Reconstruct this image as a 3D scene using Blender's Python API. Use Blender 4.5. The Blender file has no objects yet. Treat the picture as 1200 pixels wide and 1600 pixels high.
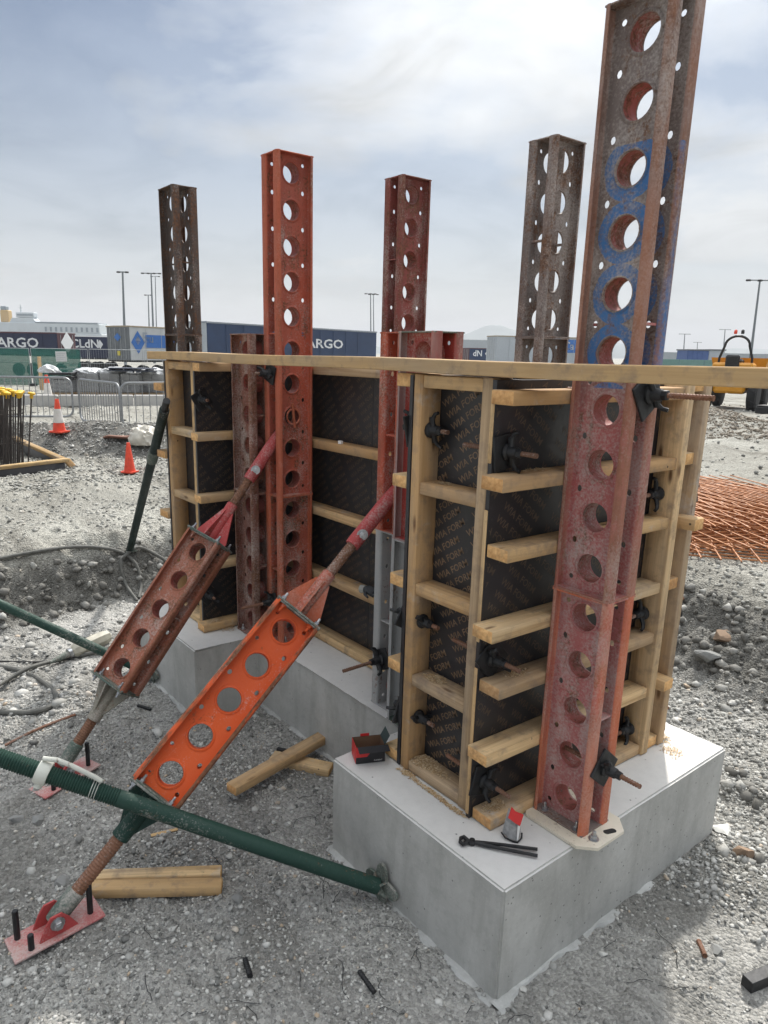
import bpy, bmesh, math, random
import numpy as np
from mathutils import Vector, Matrix
random.seed(7); rng = np.random.default_rng(11)
SC = bpy.context.scene
COL = SC.collection
rad = math.radians
# ------------------------------------------------------------------ camera
CAM = np.array([1.25479331, -1.60260919, 1.70962262])
FW = np.array([-0.76535846, 0.59448603, -0.24660247]); FW /= np.linalg.norm(FW)
RT = np.array([0.60943537, 0.79260135, 0.01927764]); RT -= FW*(RT@FW); RT /= np.linalg.norm(RT)
UP = np.cross(RT, FW)
FPX, PPX, PPY = 1109.03, 564.23, 833.23            # focal length and principal point for 1200x1600
cd = bpy.data.cameras.new('camera'); cam = bpy.data.objects.new('camera', cd); COL.objects.link(cam)
cam.matrix_world = Matrix(((RT[0], UP[0], -FW[0], CAM[0]), (RT[1], UP[1], -FW[1], CAM[1]), (RT[2], UP[2], -FW[2], CAM[2]), (0, 0, 0, 1)))
cd.sensor_fit = 'VERTICAL'; cd.sensor_height = 36.0; cd.sensor_width = 27.0
cd.lens = 36.0*FPX/1600.0
cd.shift_x = (600-PPX)/1600.0; cd.shift_y = (PPY-800)/1600.0
cd.clip_start = 0.05; cd.clip_end = 9000
SC.camera = cam
# ------------------------------------------------------------------ world, sun, exposure
SUN_AZ, SUN_EL = rad(124), rad(45)                 # azimuth counter-clockwise from +X
W = bpy.data.worlds.new('World'); SC.world = W; W.use_nodes = True
def build_world():
    nt = W.node_tree; nt.nodes.clear(); N = nt.nodes.new; L = nt.links.new
    out = N('ShaderNodeOutputWorld'); bg = N('ShaderNodeBackground'); bg.inputs[1].default_value = 0.05*0.84
    L(bg.outputs[0], out.inputs[0])
    sky = N('ShaderNodeTexSky'); sky.sky_type = 'NISHITA'; sky.sun_disc = False
    sky.sun_elevation = SUN_EL; sky.sun_rotation = rad(90)-SUN_AZ
    sky.altitude = 0; sky.air_density = 1.0; sky.dust_density = 1.0; sky.ozone_density = 1.0
    tc = N('ShaderNodeTexCoord'); sep = N('ShaderNodeSeparateXYZ'); L(tc.outputs['Generated'], sep.inputs[0])
    def math_(op, a, b=None, c=None, clamp=False):
        m = N('ShaderNodeMath'); m.operation = op; m.use_clamp = clamp
        for i, v in enumerate((a, b, c)):
            if v is None: continue
            if isinstance(v, (int, float)): m.inputs[i].default_value = v
            else: L(v, m.inputs[i])
        return m.outputs[0]
    zc = math_('MAXIMUM', sep.outputs[2], 0.0); den = math_('ADD', zc, 0.16)
    cx = math_('DIVIDE', sep.outputs[0], den); cy = math_('DIVIDE', sep.outputs[1], den)
    cmb = N('ShaderNodeCombineXYZ'); L(cx, cmb.inputs[0]); L(cy, cmb.inputs[1])
    mp = N('ShaderNodeMapping'); L(cmb.outputs[0], mp.inputs[0]); mp.inputs['Location'].default_value = (SKY_OFF[0], SKY_OFF[1], 0.0)
    n1 = N('ShaderNodeTexNoise'); n1.inputs['Scale'].default_value = 0.62; n1.inputs['Detail'].default_value = 8; n1.inputs['Roughness'].default_value = 0.52; n1.inputs['Distortion'].default_value = 0.35
    L(mp.outputs[0], n1.inputs['Vector'])
    n2 = N('ShaderNodeTexNoise'); n2.inputs['Scale'].default_value = 1.7; n2.inputs['Detail'].default_value = 7; n2.inputs['Roughness'].default_value = 0.58; n2.inputs['Distortion'].default_value = 0.6
    L(mp.outputs[0], n2.inputs['Vector'])
    s = math_('ADD', math_('MULTIPLY', n1.outputs[0], 0.8), math_('MULTIPLY', n2.outputs[0], 0.25))
    ramp = N('ShaderNodeValToRGB'); L(s, ramp.inputs[0])
    ramp.color_ramp.elements[0].position = 0.46; ramp.color_ramp.elements[0].color = (0.06, 0.06, 0.06, 1)
    ramp.color_ramp.elements[1].position = 0.62; ramp.color_ramp.elements[1].color = (1, 1, 1, 1)
    # haze veil thickening towards the horizon
    hz = math_('POWER', math_('SUBTRACT', 1.0, zc), 4.5)
    veil = math_('MINIMUM', math_('MULTIPLY', hz, 1.15), 1.0)
    cov = math_('MAXIMUM', math_('MULTIPLY', ramp.outputs[0], 0.9), veil, clamp=True)
    # cloud brightness: thin cloud glows toward the sun, thick parts grey
    sd = (math.cos(SUN_EL)*math.cos(SUN_AZ), math.cos(SUN_EL)*math.sin(SUN_AZ), math.sin(SUN_EL))
    dp = N('ShaderNodeVectorMath'); dp.operation = 'DOT_PRODUCT'; L(tc.outputs['Generated'], dp.inputs[0]); dp.inputs[1].default_value = sd
    glow = math_('ADD', math_('POWER', math_('MAXIMUM', dp.outputs['Value'], 0.0), 7.0), math_('MULTIPLY', math_('POWER', math_('MAXIMUM', dp.outputs['Value'], 0.0), 45.0), 9.0))
    thick = math_('SUBTRACT', 1.22, math_('MULTIPLY', math_('MAXIMUM', math_('SUBTRACT', n2.outputs[0], 0.44), 0.0), math_('MULTIPLY', math_('SUBTRACT', 1.0, hz), 2.6)))
    cb = math_('MULTIPLY', math_('ADD', math_('MULTIPLY', math_('ADD', 1.0, math_('MULTIPLY', zc, math_('ADD', 0.0, math_('MULTIPLY', zc, 4.4)))), 7.2), math_('MULTIPLY', glow, 2.4)), thick)   # overcast: brighter overhead than at the horizon
    cc = N('ShaderNodeMix'); cc.data_type = 'RGBA'; cc.blend_type = 'MULTIPLY'; cc.inputs['Factor'].default_value = 1
    cc.inputs['A'].default_value = (0.985, 1.0, 1.0, 1); L(cb, cc.inputs['B'])
    dim = N('ShaderNodeMix'); dim.data_type = 'RGBA'; dim.blend_type = 'MULTIPLY'; dim.inputs['Factor'].default_value = 1; L(sky.outputs[0], dim.inputs['A']); dim.inputs['B'].default_value = (.54, .65, .76, 1)   # thin veil over the blue
    mx = N('ShaderNodeMix'); mx.data_type = 'RGBA'; L(cov, mx.inputs['Factor']); L(dim.outputs['Result'], mx.inputs['A']); L(cc.outputs['Result'], mx.inputs['B'])
    L(mx.outputs['Result'], bg.inputs[0])
SKY_OFF = (3.56, 2.29)
build_world()
sl = bpy.data.lights.new('sun', 'SUN'); sun = bpy.data.objects.new('sun', sl); COL.objects.link(sun)
sl.energy = 2.5; sl.angle = rad(2.5); sl.color = (1.0, 0.95, 0.88)
sun.rotation_euler = Vector((math.cos(SUN_EL)*math.cos(SUN_AZ), math.cos(SUN_EL)*math.sin(SUN_AZ), math.sin(SUN_EL))).to_track_quat('Z', 'Y').to_euler()
sun.location = (0, 0, 30)
vs = SC.view_settings; vs.view_transform = 'Standard'; vs.look = 'None'; vs.gamma = 1.0; vs.use_curve_mapping = False
vs.exposure = 1.08
SC.render.engine = 'CYCLES'
# ------------------------------------------------------------------ helpers: pixels of the survey photo to points in the place
def ray(x, y): return FW + RT*(x-PPX)/FPX + UP*(PPY-y)/FPX
def at(x, y, d): return CAM + ray(x, y)*d
def onz(x, y, z): r = ray(x, y); return CAM + r*((z-CAM[2])/r[2])
# ------------------------------------------------------------------ helpers: meshes
def finish(me, angle=35):
    bm = bmesh.new(); bm.from_mesh(me)
    lim = rad(angle)
    for f in bm.faces: f.smooth = True
    for e in bm.edges:
        if len(e.link_faces) == 2: e.smooth = e.calc_face_angle(0) < lim
        else: e.smooth = False
    bm.to_mesh(me); bm.free()
WM = {}
def xf(o, parent, M):
    WM[o.name] = M.copy()
    if parent is not None:
        o.parent = parent
        M = WM[parent.name].inverted() @ M
    o.matrix_basis = M
def link(name, me, mat, parent=None, M=Matrix.Identity(4)):
    o = bpy.data.objects.new(name, me); COL.objects.link(o)
    if mat is not None:
        if len(me.materials) == 0: me.materials.append(mat)
        elif me.materials[0] is not mat:
            o.material_slots[0].link = 'OBJECT'; o.material_slots[0].material = mat
    xf(o, parent, M)
    return o
def tag(o, label=None, cat=None, group=None, kind=None):
    if label: o['label'] = label
    if cat: o['category'] = cat
    if group: o['group'] = group
    if kind: o['kind'] = kind
    return o
def thing(name, label, cat, loc=(0, 0, 0), group=None):
    o = bpy.data.objects.new(name, None); COL.objects.link(o); o.location = tuple(float(v) for v in loc)
    o.empty_display_size = 0.1; WM[o.name] = Matrix.Translation(o.location)
    return tag(o, label, cat, group)
def frame(o, x, y=None, z=None):
    """matrix with local X along x and local Z near z"""
    x = Vector(x).normalized()
    if z is not None:
        z = Vector(z); y = z.cross(x).normalized(); z = x.cross(y).normalized()
    else:
        y = Vector(y); z = x.cross(y).normalized(); y = z.cross(x).normalized()
    o = Vector(o)
    return Matrix(((x[0], y[0], z[0], o[0]), (x[1], y[1], z[1], o[1]), (x[2], y[2], z[2], o[2]), (0, 0, 0, 1)))
class MB:
    def __init__(s): s.v = []; s.f = []
    def add(s, vs, fs):
        b = len(s.v); s.v += [tuple(float(c) for c in p) for p in vs]; s.f += [tuple(b+i for i in f) for f in fs]; return s
    def box(s, a, b, c=0.0):
        a = [min(p, q) for p, q in zip(a, b)], [max(p, q) for p, q in zip(a, b)]
        (x0, y0, z0), (x1, y1, z1) = a
        if c <= 0:
            return s.add([(x0, y0, z0), (x1, y0, z0), (x1, y1, z0), (x0, y1, z0), (x0, y0, z1), (x1, y0, z1), (x1, y1, z1), (x0, y1, z1)],
                         [(0, 3, 2, 1), (4, 5, 6, 7), (0, 1, 5, 4), (1, 2, 6, 5), (2, 3, 7, 6), (3, 0, 4, 7)])
        c = min(c, .45*(x1-x0), .45*(y1-y0), .45*(z1-z0))
        bm = bmesh.new(); bmesh.ops.create_cube(bm, size=1)
        for v in bm.verts: v.co = ((x0+x1)/2+v.co.x*(x1-x0), (y0+y1)/2+v.co.y*(y1-y0), (z0+z1)/2+v.co.z*(z1-z0))
        bmesh.ops.bevel(bm, geom=bm.edges[:], offset=c, segments=1, affect='EDGES')
        bm.verts.index_update()
        s.add([v.co[:] for v in bm.verts], [[v.index for v in f.verts] for f in bm.faces]); bm.free(); return s
    def obox(s, M, a, b, c=0.0):
        t = MB().box(a, b, c); return s.add([M @ Vector(p) for p in t.v], t.f)
    def put(s, other, M): return s.add([M @ Vector(p) for p in other.v], other.f)
    def tube(s, pts, r, n=10, caps=True):
        pts = [Vector(p) for p in pts]; m = len(pts)
        rs = r if isinstance(r, (list, tuple)) else [r]*m
        ring = []; prev = None
        for i, p in enumerate(pts):
            t = (pts[min(i+1, m-1)]-pts[max(i-1, 0)])
            if t.length < 1e-9: t = Vector((0, 0, 1))
            t.normalize()
            if prev is None:
                a = Vector((0, 0, 1)) if abs(t.z) < .9 else Vector((1, 0, 0)); nrm = t.cross(a).normalized()
            else:
                nrm = (prev - t*prev.dot(t)).normalized()
            prev = nrm; bn = t.cross(nrm)
            ring.append([p + (nrm*math.cos(2*math.pi*k/n)+bn*math.sin(2*math.pi*k/n))*rs[i] for k in range(n)])
        vs = [q for rg in ring for q in rg]; fs = []
        for i in range(m-1):
            for k in range(n):
                fs.append((i*n+k, i*n+(k+1) % n, (i+1)*n+(k+1) % n, (i+1)*n+k))
        if caps: fs.append(tuple(range(n-1, -1, -1))); fs.append(tuple((m-1)*n+k for k in range(n)))
        return s.add(vs, fs)
    def lathe(s, prof, n=16, M=Matrix.Identity(4), caps=True):
        """prof: (radius, height) along local Z"""
        vs = []; fs = []
        for (r, h) in prof:
            for k in range(n): vs.append(M @ Vector((r*math.cos(2*math.pi*k/n), r*math.sin(2*math.pi*k/n), h)))
        m = len(prof)
        for i in range(m-1):
            for k in range(n): fs.append((i*n+k, i*n+(k+1) % n, (i+1)*n+(k+1) % n, (i+1)*n+k))
        if caps: fs.append(tuple(range(n-1, -1, -1))); fs.append(tuple((m-1)*n+k for k in range(n)))
        return s.add(vs, fs)
    def prism(s, poly, z0, z1, M=Matrix.Identity(4)):
        n = len(poly)
        vs = [M @ Vector((x, y, z0)) for x, y in poly]+[M @ Vector((x, y, z1)) for x, y in poly]
        fs = [tuple(range(n-1, -1, -1)), tuple(range(n, 2*n))]+[(k, (k+1) % n, n+(k+1) % n, n+k) for k in range(n)]
        return s.add(vs, fs)
    def mesh(s, name='m', angle=35):
        me = bpy.data.meshes.new(name); me.from_pydata(s.v, [], s.f); me.update(); finish(me, angle); return me
    def build(s, name, mat, parent=None, M=Matrix.Identity(4), angle=35):
        return link(name, s.mesh(name, angle), mat, parent, M)
def big_mesh(name, V, F, mat, attrs=None, smooth=False):
    """fast mesh from numpy arrays, F has a constant row length"""
    me = bpy.data.meshes.new(name); V = np.asarray(V, np.float32); F = np.asarray(F, np.int32)
    k = F.shape[1]
    me.vertices.add(len(V)); me.vertices.foreach_set('co', V.ravel())
    me.loops.add(F.size); me.loops.foreach_set('vertex_index', F.ravel())
    me.polygons.add(len(F)); me.polygons.foreach_set('loop_start', np.arange(0, F.size, k, dtype=np.int32))
    me.update(calc_edges=True); me.validate()
    if smooth: me.polygons.foreach_set('use_smooth', np.ones(len(F), bool))
    for nm, a in (attrs or {}).items():
        at_ = me.attributes.new(nm, 'FLOAT', 'POINT'); at_.data.foreach_set('value', np.asarray(a, np.float32))
    me.materials.append(mat)
    return me
_tx = {}
def text_geo(s, size, bold=0.0):
    key = (s, round(size, 4), bold)
    if key in _tx: return _tx[key]
    cu = bpy.data.curves.new('t', 'FONT'); cu.body = s; cu.size = size; cu.align_x = 'CENTER'; cu.align_y = 'CENTER'; cu.offset = bold*size; cu.resolution_u = 2
    o = bpy.data.objects.new('t', cu); COL.objects.link(o)
    dg = bpy.context.evaluated_depsgraph_get(); me = o.evaluated_get(dg).to_mesh()
    r = ([v.co[:] for v in me.vertices], [tuple(p.vertices) for p in me.polygons])
    o.evaluated_get(dg).to_mesh_clear(); bpy.data.objects.remove(o); bpy.data.curves.remove(cu)
    _tx[key] = r; return r
def text_width(s, size): v = text_geo(s, size)[0]; xs = [p[0] for p in v]; return max(xs)-min(xs)
# ------------------------------------------------------------------ value noise for terrain
_L = {}
def vnoise(x, y, seed=0):
    if seed not in _L: _L[seed] = np.random.default_rng(seed).random((256, 256))
    T = _L[seed]; xi = np.floor(x).astype(int); yi = np.floor(y).astype(int); fx = x-xi; fy = y-yi
    fx = fx*fx*(3-2*fx); fy = fy*fy*(3-2*fy)
    a = T[xi % 256, yi % 256]; b = T[(xi+1) % 256, yi % 256]; c = T[xi % 256, (yi+1) % 256]; d = T[(xi+1) % 256, (yi+1) % 256]
    return (a*(1-fx)+b*fx)*(1-fy)+(c*(1-fx)+d*fx)*fy
def fbm(x, y, o=4, seed=0):
    s = 0; a = .5
    for k in range(o): s = s+a*(vnoise(x*2**k+17*k, y*2**k+31*k, seed+k)-.5); a *= .55
    return s
def sstep(a, b, x): t = np.clip((x-a)/(b-a), 0, 1); return t*t*(3-2*t)
# ------------------------------------------------------------------ materials
def nodes(name):
    m = bpy.data.materials.new(name); m.use_nodes = True; nt = m.node_tree; nt.nodes.clear()
    N = nt.nodes.new; L = nt.links.new
    out = N('ShaderNodeOutputMaterial'); b = N('ShaderNodeBsdfPrincipled'); L(b.outputs[0], out.inputs[0])
    return m, N, L, b
class G:
    """small node-graph writer"""
    def __init__(s, name): s.m, s.N, s.L, s.b = nodes(name); s.tc = s.N('ShaderNodeTexCoord'); s.oi = s.N('ShaderNodeObjectInfo')
    def _in(s, sock, v):
        if isinstance(v, (int, float)): sock.default_value = v
        elif isinstance(v, (tuple, list)): sock.default_value = tuple(v)+((1,) if len(v) == 3 and len(sock.default_value) == 4 else ())
        else: s.L(v, sock)
    def math(s, op, a, b=None, clamp=False):
        m = s.N('ShaderNodeMath'); m.operation = op; m.use_clamp = clamp; s._in(m.inputs[0], a)
        if b is not None: s._in(m.inputs[1], b)
        return m.outputs[0]
    def coord(s, scale=(1, 1, 1), src='Object', jitter=0.0):
        v = s.tc.outputs[src]
        if jitter:
            mul = s.N('ShaderNodeMath'); mul.operation = 'MULTIPLY'; s.L(s.oi.outputs['Random'], mul.inputs[0]); mul.inputs[1].default_value = jitter
            ad = s.N('ShaderNodeVectorMath'); ad.operation = 'ADD'; s.L(v, ad.inputs[0]); s.L(mul.outputs[0], ad.inputs[1]); v = ad.outputs[0]
        mp = s.N('ShaderNodeMapping'); s.L(v, mp.inputs[0]); mp.inputs['Scale'].default_value = scale
        return mp.outputs[0]
    def noise(s, vec, scale, detail=4, rough=.55, dist=0.0):
        n = s.N('ShaderNodeTexNoise'); s.L(vec, n.inputs['Vector']); n.inputs['Scale'].default_value = scale; n.inputs['Detail'].default_value = detail
        n.inputs['Roughness'].default_value = rough; n.inputs['Distortion'].default_value = dist; return n.outputs[0]
    def voro(s, vec, scale, feature='F1', out='Distance'):
        n = s.N('ShaderNodeTexVoronoi'); n.feature = feature; s.L(vec, n.inputs['Vector']); n.inputs['Scale'].default_value = scale; return n.outputs[out]
    def ramp(s, v, *st):
        r = s.N('ShaderNodeValToRGB'); s.L(v, r.inputs[0]); e = r.color_ramp.elements
        while len(e) < len(st): e.new(.5)
        for i, (p, c) in enumerate(st):
            e[i].position = p; e[i].color = (c, c, c, 1) if isinstance(c, (int, float)) else tuple(c)+(1,)
        return r.outputs[0]
    def mix(s, f, a, b, mode='MIX'):
        m = s.N('ShaderNodeMix'); m.data_type = 'RGBA'; m.blend_type = mode; s._in(m.inputs['Factor'], f); s._in(m.inputs['A'], a); s._in(m.inputs['B'], b); return m.outputs['Result']
    def sep(s, v): n = s.N('ShaderNodeSeparateXYZ'); s.L(v, n.inputs[0]); return n.outputs
    def bump(s, h, strength, dist=.01):
        n = s.N('ShaderNodeBump'); s.L(h, n.inputs['Height']); n.inputs['Strength'].default_value = strength; n.inputs['Distance'].default_value = dist; s.L(n.outputs[0], s.b.inputs['Normal'])
    def done(s, col, rough=.7, metal=0.0, spec=None):
        s._in(s.b.inputs['Base Color'], col); s._in(s.b.inputs['Roughness'], rough); s._in(s.b.inputs['Metallic'], metal)
        if spec is not None: s.b.inputs['Specular IOR Level'].default_value = spec
        return s.m
def plain(name, c, rough=.6, metal=0.0, var=.12, scale=8.0, bump=0.0):
    g = G(name); v = g.coord(jitter=9.0); n = g.noise(v, scale, 5)
    col = g.mix(g.ramp(n, (.3, 0.0), (.7, 1.0)), tuple(k*(1-var) for k in c), tuple(min(1, k*(1+var)) for k in c))
    if bump: g.bump(n, bump)
    return g.done(col, rough, metal)
def m_wood(name, base, warm=1.0, grey=0.0, knots=True):
    g = G(name); v = g.coord((1, 1, 1), jitter=23.0)
    n = g.noise(g.coord((1.6, 34, 34), jitter=23.0), 1.0, 5, .6, .6); fine = g.noise(g.coord((4, 150, 150), jitter=3.0), 1.0, 3, .6)
    big = g.noise(g.coord((1.2, 5, 5), jitter=11.0), 1.4, 3)
    d = tuple(k*q for k, q in zip(base, (.55, .48, .40))); l = tuple(min(1, k*1.2) for k in base)
    col = g.ramp(n, (.28, d), (.5, base), (.75, l))
    col = g.mix(g.ramp(fine, (.35, .35), (.6, 0.0)), col, d)
    rv = g.oi.outputs['Random']
    col = g.mix(g.math('MULTIPLY', rv, .85), col, tuple(k*q for k, q in zip(base, (.68, .60, .52))))
    col = g.mix(g.ramp(big, (.45, 0.0), (.75, .6)), col, (.34+.1*grey, .29+.1*grey, .23+.1*grey))      # weathered grey areas
    if knots:
        kv = g.coord((2.6, 9, 9), jitter=17.0); kd = g.voro(kv, 1.35)
        col = g.mix(g.ramp(kd, (.05, .9), (.15, 0.0)), col, (.13, .065, .03))
        nail = g.voro(g.coord((1, 1, 1), jitter=41.0), 9.0); col = g.mix(g.ramp(nail, (.035, .9), (.055, 0.0)), col, (.06, .045, .035))
    st = g.noise(v, 14, 5, .65); col = g.mix(g.ramp(st, (.50, 0.0), (.72, .7)), col, (.22, .17, .13))       # dirt
    ce = g.noise(v, 5, 5, .7); col = g.mix(g.ramp(ce, (.60, 0.0), (.72, .5)), col, (.50, .48, .45))          # cement smears
    nx = g.math('ABSOLUTE', g.sep(g.tc.outputs['Normal'])[0]); endm = g.math('GREATER_THAN', nx, .8)
    ring = g.noise(g.coord((6, 60, 60), jitter=5.0), 1.0, 3); ec = g.ramp(ring, (.35, tuple(k*q for k, q in zip(base, (.85, .66, .50)))), (.65, tuple(k*q for k, q in zip(base, (1.12, .98, .80)))))
    ec = g.mix(g.ramp(st, (.5, 0.0), (.7, .6)), ec, (.24, .15, .09))
    col = g.mix(endm, col, ec)
    g.bump(g.math('ADD', n, g.math('MULTIPLY', fine, .5)), .5, .002)
    return g.done(col, .8, 0, .25)
def m_steel(name, c1, c2, rust=.35, dust=.3, c3=None, c3amt=0.0, rings=None, split=None, flange=None, edge=None):
    """old painted steel: two tones of paint, fine rust speckle, cement dust; flange = paint of the flanges, edge = worn lips"""
    g = G(name); v = g.coord((1, 1, 1), jitter=31.0); vz = g.coord((1, 1, .28), jitter=31.0); vzz = g.coord((1, 1, .10), jitter=19.0)
    col = g.mix(g.ramp(g.noise(vz, 3.5, 5, .6), (.38, 0.0), (.62, 1.0)), c1, c2)
    x, y, z = g.sep(g.tc.outputs['Object']); ax = g.math('ABSOLUTE', x); ay = g.math('ABSOLUTE', y)
    if c3: col = g.mix(g.ramp(g.noise(g.coord((1, 1, .45), jitter=47.0), 2.6, 4, .5), (.62-c3amt, 0.0), (.66-c3amt, 1.0)), col, c3)
    if split:
        zz_ = g.math('ADD', z, g.math('MULTIPLY', g.noise(vz, 6, 4), .5))
        col = g.mix(g.ramp(g.math('MULTIPLY', zz_, .5), ((split[0]+.12)*.5, 0.0), ((split[0]+.36)*.5, 1.0)), col, split[1])
    # fine rust speckle, thicker in places, with runs down the length
    big = g.noise(v, 6, 4, .6); f1 = g.noise(v, 75, 4, .65); f2 = g.noise(vzz, 38, 4, .6)
    rm = g.math('ADD', g.math('ADD', g.math('MULTIPLY', big, .36), g.math('MULTIPLY', f1, .38)), g.math('MULTIPLY', f2, .26))
    rc = g.ramp(g.noise(v, 55, 4), (.3, (.075, .036, .022)), (.7, (.23, .115, .06)))
    col = g.mix(g.ramp(rm, (.60-rust*.26, 0.0), (.67-rust*.26, .85)), col, rc)
    if edge:
        em = g.math('MAXIMUM', g.math('GREATER_THAN', ay, .077), g.math('GREATER_THAN', ax, .110))
        col = g.mix(g.math('MULTIPLY', em, g.ramp(g.noise(vz, 30, 4, .65), (.40, 0.0), (.55, edge))), col, rc)
    # cement dust: fine specks plus soft film
    d1 = g.noise(v, 120, 3, .7); d2 = g.noise(g.coord((1, 1, .5), jitter=13.0), 7, 5, .65)
    du = g.math('ADD', g.math('MULTIPLY', d1, .45), g.math('MULTIPLY', d2, .55))
    col = g.mix(g.ramp(du, (.58-dust*.24, 0.0), (.74-dust*.24, .68)), col, (.50, .455, .42))
    if flange:
        col = g.mix(g.math('MULTIPLY', g.math('MAXIMUM', g.math('GREATER_THAN', ax, .104), g.math('GREATER_THAN', ay, .074)), g.ramp(g.noise(vz, 5, 4, .6), (.36, .15), (.56, .68))), col, flange)
    if rings:
        fz = g.math('SUBTRACT', g.math('MODULO', z, .18), .09)
        rr = g.math('SQRT', g.math('ADD', g.math('MULTIPLY', x, x), g.math('MULTIPLY', fz, fz)))
        wob = g.math('ADD', rr, g.math('MULTIPLY', g.math('SUBTRACT', g.noise(v, 22, 3), .5), .012))
        a = g.math('MULTIPLY', g.math('GREATER_THAN', wob, .055), g.math('LESS_THAN', wob, .091))
        zz = g.math('MULTIPLY', g.math('GREATER_THAN', z, rings[0]), g.math('LESS_THAN', z, rings[1]))
        webm = g.math('LESS_THAN', ay, .046)
        fl = g.math('MULTIPLY', g.math('GREATER_THAN', x, .1), g.ramp(g.noise(vzz, 7.0, 3), (.52, 0.0), (.58, .9)))
        a = g.math('MULTIPLY', g.math('ADD', g.math('MULTIPLY', a, webm), fl, clamp=True), zz)
        col = g.mix(g.math('MULTIPLY', a, g.math('MULTIPLY', g.ramp(du, (.46, .95), (.62, .35)), g.ramp(rm, (.50, 1.0), (.60, .25)))), col, (.045, .165, .40))
    g.bump(g.math('ADD', rm, g.math('MULTIPLY', d1, .3)), .45, .0025)
    return g.done(col, g.ramp(rm, (.38, .48), (.6, .85)), 0.0, .35)
# ------------------------------------------------------------------ material set
WOOD = m_wood('timber', (.64, .43, .225))
WOOD2 = m_wood('timber_new', (.74, .53, .29), knots=True)
WOODW = m_wood('timber_grey', (.52, .38, .235), grey=.25)
PLANK = m_wood('plank_timber', (.70, .51, .28), knots=False)
PLYEDGE = plain('ply_edge', (.50, .34, .18), .8, 0, .2, 60)
def m_ply():
    g = G('film_faced_ply'); v = g.coord(jitter=7.0)
    n = g.noise(v, 5, 5, .6); n2 = g.noise(v, 40, 4)
    col = g.mix(g.ramp(n, (.4, 0.0), (.75, .55)), (.021, .021, .024), (.044, .043, .047))
    col = g.mix(g.ramp(n2, (.62, 0.0), (.8, .35)), col, (.10, .09, .08))
    return g.done(col, g.ramp(n, (.3, .30), (.7, .5)), 0, .5)
PLY = m_ply()
PRINT = plain('ply_print', (.19, .125, .075), .55, 0, .3, 30)
PRINT2 = plain('ply_print_faint', (.095, .070, .050), .55, 0, .3, 30)
S_RED = m_steel('steel_red', (.50, .115, .060), (.36, .10, .065), .36, .44, None, 0, None, None, (.52, .125, .055), .5)
S_REDB = m_steel('steel_red_orange', (.50, .105, .055), (.36, .095, .065), .34, .30, (.17, .21, .17), -.04, None, None, (.50, .125, .065), .5)
S_RED2 = m_steel('steel_dark_red', (.30, .078, .065), (.22, .070, .060), .40, .32, edge=.5)
S_A1 = m_steel('steel_tall_lower', (.44, .135, .130), (.37, .14, .13), .22, .64, None, 0, None, None, (.62, .16, .055), .5)
S_A2 = m_steel('steel_tall_upper', (.43, .12, .115), (.37, .125, .115), .25, .52, None, 0, (.70, 1.42), (.75, (.21, .17, .155)), (.36, .16, .10), .7)
S_BRN = m_steel('steel_brown', (.25, .205, .185), (.19, .165, .155), .44, .44, (.09, .17, .29), -.05, edge=.3)
S_DRK = m_steel('steel_dark_brown', (.105, .082, .072), (.08, .066, .060), .42, .20, edge=.2)
S_F = m_steel('steel_short_brown_red', (.27, .105, .075), (.21, .10, .078), .42, .44, edge=.5)
S_ORG = m_steel('steel_bright_orange', (.66, .105, .024), (.58, .092, .026), .02, .12, edge=.95)
S_STR = m_steel('steel_strut_rust', (.40, .14, .085), (.33, .125, .08), .44, .36, None, 0, None, None, (.30, .10, .055), .6)
S_GOR = m_steel('steel_short_orange', (.58, .115, .050), (.45, .095, .055), .22, .40, (.46, .42, .38), -.05, None, None, None, .4)
S_GAL = m_steel('steel_galvanised', (.42, .43, .43), (.33, .34, .34), .16, .40)
S_HRD = m_steel('steel_short_grey_red', (.42, .060, .048), (.38, .06, .05), .18, .30, None, 0, None, None, (.34, .35, .34), .3)
S_PINK = m_steel('steel_pink_red', (.46, .070, .068), (.40, .065, .065), .10, .28)
S_PINKD = m_steel('steel_pink_dusty', (.46, .12, .12), (.42, .15, .145), .10, .70)
S_GRN = m_steel('steel_green', (.013, .042, .033), (.018, .052, .039), .04, .10)
S_GRND = m_steel('steel_green_dull', (.085, .125, .105), (.11, .125, .105), .22, .38)
S_GRY = m_steel('steel_olive_grey', (.19, .185, .15), (.22, .205, .165), .24, .42)
S_BLK = plain('black_iron', (.022, .023, .025), .5, .3, .4, 25, .2)
S_ROD = m_steel('rod_rust', (0.232, 0.109, 0.065), (0.160, 0.087, 0.058), .4, .2)
S_ZINC = plain('zinc', (.42, .43, .44), .35, .85, .2, 30)
S_WHITEPL = m_steel('base_plate_cream', (.74, .69, .58), (.68, .62, .50), .05, .12)
CREAMC = m_steel('clamp_whitewash', (.62, .63, .57), (.52, .53, .48), .12, .15)
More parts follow.
